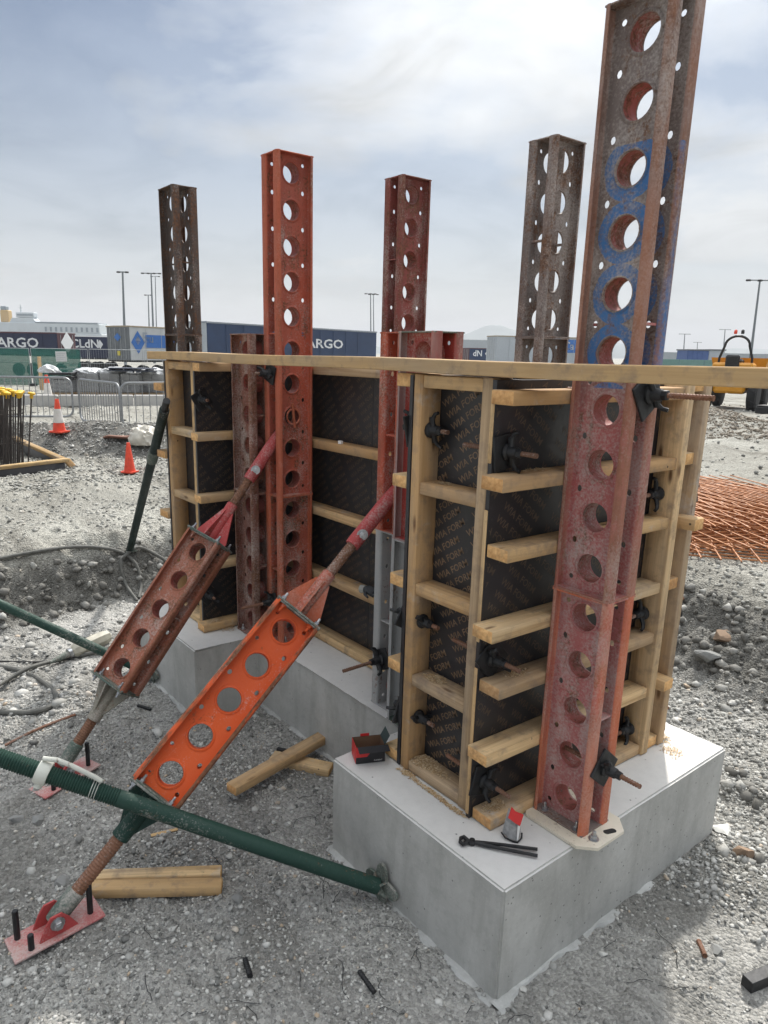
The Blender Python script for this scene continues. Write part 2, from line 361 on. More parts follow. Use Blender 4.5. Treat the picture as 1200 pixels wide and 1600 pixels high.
def m_concrete(name, a, b, top=None):
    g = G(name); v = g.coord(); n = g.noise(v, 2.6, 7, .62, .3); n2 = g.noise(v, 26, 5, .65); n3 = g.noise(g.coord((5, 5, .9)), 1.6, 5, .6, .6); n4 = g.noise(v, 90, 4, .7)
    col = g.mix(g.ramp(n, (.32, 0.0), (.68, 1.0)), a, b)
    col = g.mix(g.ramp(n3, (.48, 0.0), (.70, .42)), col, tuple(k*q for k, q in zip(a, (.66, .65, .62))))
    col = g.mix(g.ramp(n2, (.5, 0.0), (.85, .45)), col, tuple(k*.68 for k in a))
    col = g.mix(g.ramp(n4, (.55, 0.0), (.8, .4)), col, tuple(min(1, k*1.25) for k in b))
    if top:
        nz = g.sep(g.tc.outputs['Normal'])[2]; tn = g.mix(g.ramp(n2, (.4, 0.0), (.8, .5)), top, tuple(k*.84 for k in top)); tn = g.mix(g.ramp(n, (.5, 0.0), (.75, .5)), tn, tuple(k*.8 for k in top)); col = g.mix(g.math('GREATER_THAN', nz, .75), col, tn)  # upward faces paler: trowelled finish, plus brightness from the overhead sky put into the colour
    sel = g.sep(g.voro(v, 30, 'F1', 'Color'))[0]; pit = g.math('ADD', g.voro(v, 30), g.math('MULTIPLY', g.math('LESS_THAN', sel, .80), 1.0))
    col = g.mix(g.ramp(pit, (.07, .8), (.14, 0.0)), col, (.12, .12, .115))
    h = g.math('ADD', g.math('ADD', g.math('MULTIPLY', n2, .5), g.math('MULTIPLY', n4, .25)), g.ramp(pit, (.05, 0.0), (.13, 1.0)))
    g.bump(h, .4, .004)
    return g.done(col, .85, 0, .25)
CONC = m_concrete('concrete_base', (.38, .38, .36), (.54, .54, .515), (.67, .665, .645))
BLIND = m_concrete('concrete_blinding', (.40, .405, .395), (.56, .565, .55))
# ------------------------------------------------------------------ ground
SITE = 0.0
def H0(x, y):
    """ground height without fine relief"""
    x = np.asarray(x, float); y = np.asarray(y, float)
    w = fbm(x*.45, y*.45, 3, 5)*1.1
    ex = -4.42 - .12*np.clip(y, -2, 2) + .30*w*.6
    sx = sstep(0, .55, ex-x)
    sy = sstep(0, 1.25, y-2.55-.30*w+.16*x)
    crest = np.exp(-((y-3.85+.16*x)/.5)**2)*sstep(-4.0, -1.0, x)
    rise = np.maximum(sx, sy); rise = 1-(1-sx)*(1-sy)
    z = -.455 + .455*rise + .10*crest
    z += .10*rise*(1-sstep(.0, 1.6, (ex-.45)-x))*sx*sstep(-3, 0, y)*(1-sstep(.6, 2.5, y))     # spoil lip on the left crest
    d = np.hypot(x-CAM[0], y-CAM[1])
    z -= .75*sstep(16, 75, d)
    # dark dug ridge by the rebar footing
    def blob(cx, cy, rx, ry, a, h):
        c, s = math.cos(a), math.sin(a); u = (x-cx)*c+(y-cy)*s; v = -(x-cx)*s+(y-cy)*c
        return h*np.exp(-(u/rx)**2-(v/ry)**2)
    z += blob(-11.9, 2.65, 2.9, .55, rad(52), .42)
    z -= blob(-10.9, 1.9, 2.4, .5, rad(52), .14)
    z += blob(-8.2, 16.4, 1.9, 2.5, rad(25), .50)            # gravel heap by the dumper
    z += blob(-.1, 1.95, .5, .35, 0, .05) + blob(.2, 1.35, .35, .3, .5, .045)
    return z
def H(x, y):
    x = np.asarray(x, float); y = np.asarray(y, float)
    d = np.hypot(x-CAM[0], y-CAM[1])
    a = sstep(7, 1, d)
    z = H0(x, y) + fbm(x*1.7, y*1.7, 4, 40)*(.095+.05*sstep(3, 8, d)) + fbm(x*9, y*9, 4, 60)*(.062+.02*(1-a)) + a*fbm(x*34, y*34, 2, 66)*.022
    # slope clods
    sl = np.clip((H0(x, y)+.45)*(0-H0(x, y))*18, 0, 1)
    z += sl*(fbm(x*5, y*5, 4, 80)*.26+fbm(x*15, y*15, 3, 84)*.10)
    # wheel ruts on the site ground
    z += sstep(5, 9, d)*.05*np.sin(x*4.2+1.2*np.sin(y*.6)+y*.9)*np.clip(fbm(x*.3, y*.3, 2, 90)+.25, 0, 1)
    # flat next to the foundation
    fx = np.maximum(np.maximum(-3.355-x, x-0.0), np.maximum(0-y, y-1.5))
    k = sstep(.35, .02, fx)
    return z*(1-k*.75)+k*.75*(-.462+.010*vnoise(x*22, y*22, 3))
def ghit(px, py, lift=0.0):
    r = ray(px, py); t = np.geomspace(.5, 400, 2200); q = CAM[None]+t[:, None]*r[None]
    k = int(np.argmax(q[:, 2] <= H(q[:, 0], q[:, 1])+lift)); p = q[k]; return np.array([p[0], p[1], float(H(p[0], p[1]))+lift])
def axis_coords(lo, a, b, hi, step, g=1.07):
    m = list(np.arange(a, b, step)); c = b; s = step; r = []
    while c < hi: r.append(c); s *= g; c += s
    r.append(hi); c = a; s = step; l = []
    while c > lo: s *= g; c -= s; l.append(max(c, lo))
    return np.array(sorted(set(l))+m+r)
def m_ground():
    g = G('ground_gravel'); v = g.coord(src='Object')
    at_ = g.N('ShaderNodeAttribute'); at_.attribute_name = 'zone'; zn = at_.outputs['Fac']; sl_ = g.N('ShaderNodeAttribute'); sl_.attribute_name = 'slope'
    mpr = g.N('ShaderNodeMapping'); g.L(g.tc.outputs['Object'], mpr.inputs[0]); mpr.inputs['Rotation'].default_value = (0, 0, rad(-58)); mpr.inputs['Scale'].default_value = (.22, 1.5, 1); n6 = g.noise(mpr.outputs[0], 1.0, 5, .6, .5)
    n0 = g.noise(v, 1.1, 6, .62, .6); n1 = g.noise(v, .45, 6, .65, .5); n2 = g.noise(v, 7, 6, .65); n3 = g.noise(v, 60, 5, .7); n5 = g.noise(v, 190, 3, .7); gv = g.sep(g.voro(v, 75, 'F1', 'Color'))[0]
    pit = g.mix(g.ramp(n2, (.3, 0.0), (.7, 1.0)), (.30, .295, .275), (.41, .405, .385))
    pit = g.mix(g.ramp(n0, (.48, 0.0), (.62, .75)), pit, (.50, .492, .465))                      # trodden cement dust
    pit = g.mix(g.ramp(n0, (.40, .6), (.50, 0.0)), pit, (.19, .185, .168))
    site = g.mix(g.ramp(n1, (.38, 0.0), (.60, 1.0)), (.30, .29, .255), (.44, .433, .39))
    site = g.mix(g.ramp(n2, (.52, 0.0), (.72, .6)), site, (.19, .18, .155))
    site = g.mix(g.ramp(n6, (.50, 0.0), (.62, .75)), site, (.20, .19, .165))               # churned wheel tracks
    col = g.mix(zn, pit, site)
    col = g.mix(sl_.outputs['Fac'], col, g.mix(g.ramp(n2, (.35, 0.0), (.7, 1.0)), (.125, .122, .11), (.235, .23, .212)))
    col = g.mix(.5, col, g.mix(1.0, col, g.ramp(gv, (0, .45), (1, 1.6)), 'MULTIPLY'))
    col = g.mix(g.ramp(n3, (.54, 0.0), (.74, .6)), col, (.17, .167, .155)); col = g.mix(g.ramp(n5, (.56, 0.0), (.72, .5)), col, (.60, .595, .565))
    h = g.math('ADD', g.math('ADD', g.math('MULTIPLY', n3, .9), g.math('MULTIPLY', n5, .35)), g.math('MULTIPLY', g.voro(v, 75), -.9))
    g.bump(h, 1.0, .016)
    return g.done(col, .95, 0, .15)
GROUND = m_ground()
RIDGE = (-11.55, 2.45, rad(52))
def slope_mask(x, y):
    h = H0(x, y); near = np.hypot(x-CAM[0], y-CAM[1]) < 9
    m = np.where(near, np.clip((h+.44)*9, 0, 1)*np.clip((.02-h)*9, 0, 1), 0)
    c, s = math.cos(RIDGE[2]), math.sin(RIDGE[2]); u = (x-RIDGE[0])*c+(y-RIDGE[1])*s; v = -(x-RIDGE[0])*s+(y-RIDGE[1])*c
    return np.clip(m+sstep(3.3, 2.5, np.abs(u))*sstep(-.9, -.5, v)*sstep(1.1, .7, v), 0, 1)
def build_ground():
    xs = axis_coords(-3500, -5.3, .9, 900, .0165, 1.04); ys = axis_coords(-900, -1.6, 3.0, 3500, .0165, 1.04)
    X, Y = np.meshgrid(xs, ys, indexing='ij'); Z = H(X, Y)
    n, m = X.shape; V = np.stack([X, Y, Z], -1).reshape(-1, 3)
    i = np.arange(n*m).reshape(n, m); F = np.stack([i[:-1, :-1], i[1:, :-1], i[1:, 1:], i[:-1, 1:]], -1).reshape(-1, 4)
    zone = sstep(-.28, -.06, H0(V[:, 0], V[:, 1])); d = np.hypot(V[:, 0]-CAM[0], V[:, 1]-CAM[1]); zone = np.maximum(zone, sstep(10, 14, d))
    slope = slope_mask(V[:, 0], V[:, 1])
    rb = sstep(.9, 1.7, V[:, 1])*sstep(-.9, .1, V[:, 0]); zone = np.maximum(zone, .55*rb)
    o = bpy.data.objects.new('ground', big_mesh('ground', V, F, GROUND, {'zone': zone, 'slope': slope}, True)); COL.objects.link(o); o['kind'] = 'structure'
build_ground()
# loose stones
def m_stone():
    g = G('loose_stone'); at_ = g.N('ShaderNodeAttribute'); at_.attribute_name = 'tint'; t = at_.outputs['Fac']
    z_ = g.N('ShaderNodeAttribute'); z_.attribute_name = 'zone'
    a = g.ramp(t, (0, (.13, .131, .124)), (.35, (.30, .30, .284)), (.7, (.45, .447, .425)), (.95, (.60, .595, .565)), (1, (.46, .36, .26)))
    b = g.ramp(t, (0, (.15, .148, .138)), (.4, (.32, .318, .29)), (.8, (.47, .465, .43)), (1, (.54, .51, .45)))
    col = g.mix(z_.outputs['Fac'], a, b)
    n = g.noise(g.coord(), 60, 4); col = g.mix(g.ramp(n, (.5, 0.0), (.8, .5)), col, (.30, .295, .28))
    return g.done(col, .88, 0, .25)
STONE = m_stone()
def ico():
    bm = bmesh.new(); bmesh.ops.create_icosphere(bm, subdivisions=1, radius=1); V = np.array([v.co[:] for v in bm.verts]); F = np.array([[v.index for v in f.verts] for f in bm.faces]); bm.free(); return V, F
def stones(name, P, R, zone, label=None, seed=1, mat=None):
    r_ = np.random.default_rng(seed); V0, F0 = ico(); k = len(V0); n = len(P)
    var = []
    for i in range(24):
        q = V0*(1+.30*(r_.random((k, 1))-.5)) ; q = q*np.array([1, .55+.4*r_.random(), .38+.35*r_.random()])
        # cut two planes for angular stones
        for c in range(6):
            d = r_.normal(size=3); d /= np.linalg.norm(d); lim = .34+.2*r_.random(); s = q@d; q = q-np.outer(np.maximum(s-lim, 0), d)
        A = np.linalg.qr(r_.normal(size=(3, 3)))[0]*np.array([1, 1, .75])[:, None]
        var.append(q@(A if r_.random() < .35 else np.eye(3)))
    var = np.array(var); idx = r_.integers(0, 24, n); th = r_.random(n)*2*np.pi; c, s = np.cos(th), np.sin(th)
    Q = var[idx]*R[:, None, None]
    X = Q[..., 0]*c[:, None]-Q[..., 1]*s[:, None]; Y = Q[..., 0]*s[:, None]+Q[..., 1]*c[:, None]
    V = np.stack([X+P[:, 0:1], Y+P[:, 1:2], Q[..., 2]+P[:, 2:3]], -1).reshape(-1, 3)
    F = (F0[None]+(np.arange(n)*k)[:, None, None]).reshape(-1, 3)
    me = big_mesh(name, V, F, mat or STONE, {'tint': np.repeat(r_.random(n), k), 'zone': np.repeat(zone, k)}, False)
    o = bpy.data.objects.new(name, me); COL.objects.link(o); tag(o, label, 'gravel', kind='stuff'); return o
def in_view(x, y, z, m=60):
    d = np.stack([x, y, z], -1)-CAM; zc = d@FW; px = PPX+FPX*(d@RT)/zc; py = PPY-FPX*(d@UP)/zc
    return (zc > .3) & (px > -m) & (px < 1200+m) & (py > -m) & (py < 1600+2*m)
def outside_base(x, y, g=.012):
    a = (x > -.98-g) & (x < g) & (y > -g) & (y < 1.5+g); b = (x > -3.355-g) & (x < -2.375+g) & (y > -g) & (y < 1.5+g)
    c = (x > -2.4) & (x < -.95) & (y > .42-g) & (y < 1.5+g); return ~(a | b | c)
def build_stones():
    r_ = rng
    def samp(n, x0, x1, y0, y1, dmin, dmax, rmin, rmax, p, clump=0.0, seed=3):
        x = r_.uniform(x0, x1, n); y = r_.uniform(y0, y1, n); d = np.hypot(x-CAM[0], y-CAM[1])
        k = (d > dmin) & (d < dmax) & outside_base(x, y)
        if clump: k &= (fbm(x*1.6, y*1.6, 3, seed)*1.6+.5+r_.random(n)*.6-.3) > clump
        k &= slope_mask(x, y)*(np.hypot(x-CAM[0], y-CAM[1]) < 9) < .35+.65*(r_.random(n) < .3)
        x, y = x[k], y[k]; z = H(x, y); k = in_view(x, y, z); x, y, z = x[k], y[k], z[k]
        R = rmin+(rmax-rmin)*r_.random(len(x))**p
        return np.stack([x, y, z+R*.12], -1), R
    A = [samp(300000, -5, 1.5, -2, 3.2, 0, 4.6, .0035, .013, 2.2, .50), samp(14000, -5, 1.5, -2, 3.5, 0, 5, .011, .026, 2.5, .52, 9), samp(60, -5, 1.3, -2, 3.5, 0, 5, .028, .045, 2.0, .5, 12),
         samp(9000, -1.2, 1.0, 1.0, 3.2, 0, 5, .009, .024, 1.8, .35, 14)]
    P = np.concatenate([a[0] for a in A]); R = np.concatenate([a[1] for a in A]); z = sstep(-.28, -.06, P[:, 2]); z = np.maximum(z, .5*sstep(1.0, 1.8, P[:, 1]))*(1-slope_mask(P[:, 0], P[:, 1]))
    stones('loose_gravel', P, R, z, 'loose grey angular gravel strewn over the excavation floor', 1)
    B = [samp(110000, -12, 6, -6, 12, 4.4, 10, .010, .034, 2.4, .40, 20), samp(46000, -40, 12, -8, 42, 9, 34, .022, .065, 2.2, .42, 22), samp(1500, -7, 3, -3, 7, 3.5, 8, .03, .07, 2.0, .5, 24),
         samp(36000, -15, -8, -1, 6.5, 9, 16, .010, .036, 2.2)]
    P = np.concatenate([a[0] for a in B]); R = np.concatenate([a[1] for a in B])
    stones('site_stones', P, R, sstep(-.3, -.08, P[:, 2])*(1-.9*slope_mask(P[:, 0], P[:, 1])), 'pale broken stone covering the open site ground', 2)
    def soil(nm, a, b, c):
        g = G(nm); t_ = g.N('ShaderNodeAttribute'); t_.attribute_name = 'tint'; col = g.ramp(t_.outputs['Fac'], (0, a), (.6, b), (1, c)); n = g.noise(g.coord(), 40, 4); return g.done(g.mix(g.ramp(n, (.45, 0.0), (.75, .5)), col, tuple(k*.6 for k in b)), .95, 0, .15)
    x = r_.uniform(-11.5, -4.8, 11000); y = r_.uniform(12.5, 20.5, 11000); k = H0(x, y) > .06; x, y = x[k], y[k]; R = .02+.05*r_.random(len(x))**1.8; stones('gravel_heap', np.stack([x, y, H(x, y)+R*.2], -1), R, R*0, 'low brown-grey gravel heap in front of the dumper', 5, soil('heap_gravel', (.16, .135, .105), (.32, .28, .23), (.46, .42, .36)))
    n = 60000; x = r_.uniform(-7, 3, n); y = r_.uniform(-3, 6, n); d = np.hypot(x-CAM[0], y-CAM[1]); k = (slope_mask(x, y) > .25) & (d < 9); x, y = x[k], y[k]; z = H(x, y); k = in_view(x, y, z); x, y, z = x[k], y[k], z[k]; R = .010+.055*r_.random(len(x))**3.5
    stones('bank_clods', np.stack([x, y, z+R*.1], -1), R, R*0, 'dark clods and stones on the excavated banks', 6, soil('bank_soil', (.10, .097, .088), (.20, .195, .18), (.40, .395, .37)))
build_stones()
# ------------------------------------------------------------------ concrete foundation
def build_foundation():
    poly = [(-3.355, 0), (-2.375, 0), (-2.375, .42), (-.98, .42), (-.98, 0), (0, 0), (0, 1.5), (-3.355, 1.5)]
    bm = bmesh.new(); vb = [bm.verts.new((x, y, -.52)) for x, y in poly]; vt = [bm.verts.new((x, y, 0)) for x, y in poly]
    top = bm.faces.new(vt); bm.faces.new(vb[::-1]); n = len(poly)
    for k in range(n): bm.faces.new((vb[k], vb[(k+1) % n], vt[(k+1) % n], vt[k]))
    ed = [e for e in bm.edges if not all(v.co.z < -.5 for v in e.verts)]
    bmesh.ops.bevel(bm, geom=ed, offset=.008, segments=3, affect='EDGES')
    for e in [e for e in bm.edges if e.calc_length() > .15 and not all(v.co.z < -.5 for v in e.verts)]:
        bmesh.ops.subdivide_edges(bm, edges=[e], cuts=int(e.calc_length()/.016))
    rr_ = np.random.default_rng(33)
    for v in bm.verts:
        x, y, z = v.co; k = float(vnoise(np.array(x*45+z*31), np.array(y*45+z*27), 91)); c = float(vnoise(np.array(x*9+z*13+7), np.array(y*9+3), 92))
        amp = .0022*k+(.011*(c-.72)/.28 if c > .72 else 0)*k
        if z > -.0095 and z < .001: v.co.z -= amp*(1.0 if z > -.003 else .5)
        if abs(y) < .0095: v.co.y += amp*.8
        if abs(x) < .0095: v.co.x -= amp*.8
    me = bpy.data.meshes.new('concrete_foundation'); bm.to_mesh(me); bm.free(); finish(me, 50)
    t = thing('concrete_foundation', 'pale grey concrete foundation with two blocks projecting toward the viewer', 'foundation', (-1.68, .75, -.46))
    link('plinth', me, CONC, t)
    # blinding concrete that squeezed out along the foot
    mb = MB(); r_ = random.Random(4)
    def strip(p, q, nrm, w0, w1):
        p, q, nrm = Vector(p), Vector(q), Vector(nrm); L = (q-p).length; n_ = int(L/.022); rows = []
        for i in range(n_+1):
            u = i/n_; c = p.lerp(q, u); x, y = c.x, c.y
            w = w0+(w1-w0)*float(vnoise(np.array(x*9.0), np.array(y*9.0), 51))+.009*r_.random()
            hh = -.458+.014*float(vnoise(np.array(x*15.), np.array(y*15.), 52))
            rows.append([(x-nrm.x*.012, y-nrm.y*.012, hh+.004), (x+nrm.x*w*.6, y+nrm.y*w*.6, hh+.006*r_.random()), (x+nrm.x*w, y+nrm.y*w, hh-.012), (x+nrm.x*(w+.006), y+nrm.y*(w+.006), -.52)])
        vs_ = [v for r in rows for v in r]; fs = []
        for i in range(n_):
            for k in range(3): fs.append((i*4+k, i*4+k+1, i*4+k+5, i*4+k+4))
        mb.add(vs_, fs)
    strip((-.99, -.0, 0), (.0, -.0, 0), (0, -1, 0), -.002, .042); strip((0, -.02, 0), (0, 1.5, 0), (1, 0, 0), -.004, .050)
    strip((-.98, .42, 0), (-.98, -.01, 0), (-1, 0, 0), .006, .03); strip((-2.375, .42, 0), (-1.0, .42, 0), (0, -1, 0), .004, .03); strip((-3.355, 0, 0), (-2.36, 0, 0), (0, -1, 0), .008, .05)
    mb.build('blinding', BLIND, t, angle=25)
build_foundation()
# ------------------------------------------------------------------ steel soldiers
HOLE_R, DOT_R = .050, .0095
def channel_mesh(L, dense=True):
    """one lipped channel: web in the XZ plane at y=.0275, flanges out to y=.0875, length L along Z"""
    nseg = 22; loops = []
    bm = bmesh.new(); hw = .101
    def loop(pts):
        v = [bm.verts.new((x, .0380, z)) for x, z in pts]
        return [bm.edges.new((v[i], v[(i+1) % len(v)])) for i in range(len(v))]
    e = loop([(-hw, 0), (hw, 0), (hw, L), (-hw, L)])
    nh = int(round(L/.18))
    for k in range(nh):
        zc = .09+.18*k
        e += loop([(HOLE_R*math.cos(2*math.pi*i/nseg), zc+HOLE_R*math.sin(2*math.pi*i/nseg)) for i in range(nseg)])
        for s in (-1, 1):
            if k: e += loop([(s*.072+DOT_R*math.cos(2*math.pi*i/8), .18*k+1.25*DOT_R*math.sin(2*math.pi*i/8)) for i in range(8)])
            if k in (0, nh-1): e += loop([(s*.072+DOT_R*math.cos(2*math.pi*i/8), (.045 if k == 0 else L-.045)+DOT_R*math.sin(2*math.pi*i/8)) for i in range(8)])
    bmesh.ops.triangle_fill(bm, use_beauty=True, use_dissolve=False, edges=e, normal=(0, 1, 0))
    bmesh.ops.recalc_face_normals(bm, faces=bm.faces[:])
    f0 = bm.faces[:]
    ex = bmesh.ops.extrude_face_region(bm, geom=f0)
    for v in [g_ for g_ in ex['geom'] if isinstance(g_, bmesh.types.BMVert)]: v.co.y -= .004
    bmesh.ops.recalc_face_normals(bm, faces=bm.faces[:])
    bm.verts.index_update(); mb = MB(); mb.add([v.co[:] for v in bm.verts], [[v.index for v in f.verts] for f in bm.faces]); bm.free()
    # flange and lip swept along Z
    for s in (-1, 1):
        c = [(.098, .0360)]
        def arc(cx, cy, r, a0, a1, n=4):
            for i in range(n+1):
                a = rad(a0+(a1-a0)*i/n); c.append((cx+r*math.cos(a), cy+r*math.sin(a)))
        arc(.1005, .0460, .010, -90, 0); arc(.0985, .0710, .012, 0, 90); c.append((.093, .0830))
        pts = []
        for i, p in enumerate(c):
            a = c[max(i-1, 0)]; b = c[min(i+1, len(c)-1)]; dx, dy = b[0]-a[0], b[1]-a[1]; l = math.hypot(dx, dy); pts.append((p, (dy/l, -dx/l)))
        o = [(p[0]+n_[0]*.002, p[1]+n_[1]*.002) for p, n_ in pts]+[(p[0]-n_[0]*.002, p[1]-n_[1]*.002) for p, n_ in pts[::-1]]
        o = [(s*x, y) for x, y in o]
        if s < 0: o = o[::-1]
        m = len(o); vs_ = [(x, y, 0) for x, y in o]+[(x, y, L) for x, y in o]
        fs = [(k, (k+1) % m, m+(k+1) % m, m+k) for k in range(m)]; h = m//2
        for zb in (0, m):
            for k in range(h-1):
                q = (zb+k, zb+k+1, zb+m-2-k, zb+m-1-k); fs.append(q if zb else q[::-1])
        mb.add(vs_, fs)
    # pressed rims round the big holes
    for k in range(nh):
        zc = .09+.18*k
        M = Matrix.Translation((0, .0380, zc)) @ Matrix.Rotation(rad(-90), 4, 'X')
        mb.lathe([(HOLE_R+.0115, 0), (HOLE_R+.008, .0035), (HOLE_R+.002, .0045), (HOLE_R, .001)], nseg, M, caps=False)
    return mb.mesh('channel', 40)
CH = {}
def chan(L):
    if L not in CH: CH[L] = channel_mesh(L)
    return CH[L]
_pm = {}
def plate_mesh():
    if 'p' not in _pm: _pm['p'] = MB().box((-.1118, -.0842, 0), (.1118, .0842, .006), .001).mesh('end_plate')
    return _pm['p']
def bolt_mesh(r=.011, l=.03):
    k = ('b', r, l)
    if k not in _pm:
        mb = MB(); mb.lathe([(r*1.5, 0), (r*1.5, .002)], 12); mb.lathe([(r, .002), (r, .002+r*.9), (r*.9, .002+r)], 6); mb.lathe([(r*.55, .002+r), (r*.55, l), (r*.4, l+.002)], 8)
        _pm[k] = mb.mesh('bolt')
    return _pm[k]
R180 = Matrix.Rotation(math.pi, 4, 'Z')
def _sleeve():
    if 'sl' not in _pm: _pm['sl'] = MB().lathe([(HOLE_R+.0005, -.0336), (HOLE_R+.0005, .0336), (HOLE_R+.004, .0336), (HOLE_R+.004, -.0336), (HOLE_R+.0005, -.0336)], 22, Matrix.Rotation(rad(90), 4, 'X'), caps=False).mesh('sleeve')
    return _pm['sl']
def soldier_parts(t, M, segs, endmat=None, sleeves=True):
    """t parent, M frame (local X depth, Y width, Z length), segs [(L, mat)...]"""
    z = 0
    for i, (L, mat) in enumerate(segs):
        T = M @ Matrix.Translation((0, 0, z))
        link('channel', chan(L), mat, t, T)
        link('channel', chan(L), mat, t, T @ Matrix.Scale(-1, 4, Vector((0, 1, 0))))
        link('end_plate', plate_mesh(), (endmat or mat) if i == 0 else mat, t, M @ Matrix.Translation((0, 0, z+.0005)))
        z += L
        link('end_plate', plate_mesh(), (endmat or mat) if i == len(segs)-1 else mat, t, M @ Matrix.Translation((0, 0, z-.0065)))
        for zz, fl in ((z-L+.0065, 1), (z-.0065, -1)):
            if len(segs) > 1 and not (i == 0 and fl == 1): continue
            for a in (-1, 1):
                for b in (-1, 1):
                    link('bolt', bolt_mesh(), S_ZINC if i == 0 and fl == 1 else mat, t, M @ Matrix.Translation((a*.072, b*.062, zz)) @ (Matrix.Identity(4) if fl == 1 else Matrix.Rotation(math.pi, 4, 'X')))
        for k in range(int(round(L/.18)) if sleeves else 0): link('sleeve', _sleeve(), S_SLV if mat not in (S_ORG,) else mat, t, M @ Matrix.Translation((0, 0, z-L+.09+.18*k)))
        for sx in (-1, 1): link('spacer', _spacer(), mat, t, M @ Matrix.Translation((sx*.085, 0, z-L*.5)))
def _spacer():
    if 's' not in _pm: _pm['s'] = MB().box((-.015, -.0338, -.004), (.015, .0338, .004)).mesh('spacer')
    return _pm['s']
def soldier(label, x, y, z, dirx, segs, endmat=None, sleeves=True):
    t = thing('steel_soldier', label, 'soldier beam', (x, y, z), 'steel soldiers clamping the formwork')
    d = {'x': Vector((1, 0, 0)), 'y': Vector((0, 1, 0))}[dirx]
    M = frame((x, y, z), d, z=(0, 0, 1))
    soldier_parts(t, M, segs, endmat, sleeves); return t, M
S_SLV = m_steel('steel_sleeve', (.36, .10, .08), (.28, .09, .075), .40, .30)
A_X, A_Y = -.1149, .5008
tA, MA = soldier('tallest red and grey steel soldier with blue rings, on a cream base plate', A_X, A_Y, .013, 'x', [(.9, S_A1), (1.8, S_A2)], S_BRN)
soldier('orange-red steel soldier standing before the recessed panel, strut pinned into its gap', -2.2370, .569, .002, 'y', [(.9, S_RED), (1.8, S_REDB)])
soldier('red-brown steel soldier rising behind the middle of the recessed panel', -2.195, 1.375, .0, 'y', [(1.8, S_RED2), (.9, S_RED2)])
soldier('brown steel soldier with faint blue paint rising behind the near form box', -1.150, 1.405, .0, 'y', [(1.8, S_BRN), (.9, S_BRN)], None, False)
soldier('dark brown steel soldier at the far left end of the formwork', -3.375, .455, .0, 'x', [(1.8, S_DRK), (.9, S_DRK)], None, False)
soldier('short brown-red steel soldier beside the far form box, left of the orange one', -2.432, .452, .0, 'x', [(.9, S_F), (.9, S_F)])
soldier('short soldier, orange upper half over bare grey lower half, second strut pinned to it', -1.208, .570, .0, 'y', [(.9, S_GAL), (.9, S_GOR)])
soldier('short grey and red soldier whose open top shows above the plank', -.998, .495, .0, 'x', [(.9, S_GAL), (.9, S_HRD)], S_GRND)
# base plate of the tallest soldier
def oct_plate(a, b, c): return [(-a+c, -b), (a-c, -b), (a, -b+c), (a, b-c), (a-c, b), (-a+c, b), (-a, b-c), (-a, -b+c)]
bm_ = MB().prism(oct_plate(.168, .135, .055), 0, .012, Matrix.Translation((A_X+.012, A_Y, .001)))
bp = bm_.build('base_plate', S_WHITEPL, tA); bp['label'] = 'cream painted steel base plate with cut corners'
MB().prism([(.012*math.cos(k*math.pi/8)+(.014 if -4 < k <= 4 else -.014), .012*math.sin(k*math.pi/8)) for k in range(-7, 9)], 0, .0012, Matrix.Translation((A_X+.15, A_Y+.035, .0128)) @ Matrix.Rotation(rad(70), 4, 'Z')).build('slot', S_BLK, bp)
for a, b in ((-.14, -.085), (-.14, .02), (.14, -.05)):
    link('bolt', bolt_mesh(.013, .03), S_ZINC, tA, Matrix.Translation((A_X+a, A_Y+b, .0135)))
# ------------------------------------------------------------------ formwork panels
_rw = random.Random(21)
def timber(name, parent, p0, p1, w, h, mat, up=(0, 0, 1), ch=.003):
    """sawn timber from p0 to p1 along its centre line, w across, h along up; slightly uneven"""
    p0, p1 = Vector(p0), Vector(p1); L = (p1-p0).length
    w *= 1-.03*_rw.random(); h *= 1-.03*_rw.random()
    mb = MB().box((0, -w/2, -h/2), (L, w/2, h/2), ch)
    return mb.build(name, mat, parent, frame(p0, p1-p0, z=up), 50)
def tz(name, parent, x0, x1, y0, y1, z0, z1, mat):
    """axis-aligned timber, grain along the longest side"""
    d = (x1-x0, y1-y0, z1-z0); k = max(range(3), key=lambda i: d[i]); c = ((x0+x1)/2, (y0+y1)/2, (z0+z1)/2)
    a = list(c); b = list(c); a[k] = (x0, y0, z0)[k]; b[k] = (x1, y1, z1)[k]
    if k == 2: return timber(name, parent, a, b, d[1], d[0], mat, (1, 0, 0))
    if k == 0: return timber(name, parent, a, b, d[1], d[2], mat)
    return timber(name, parent, a, b, d[0], d[2], mat)
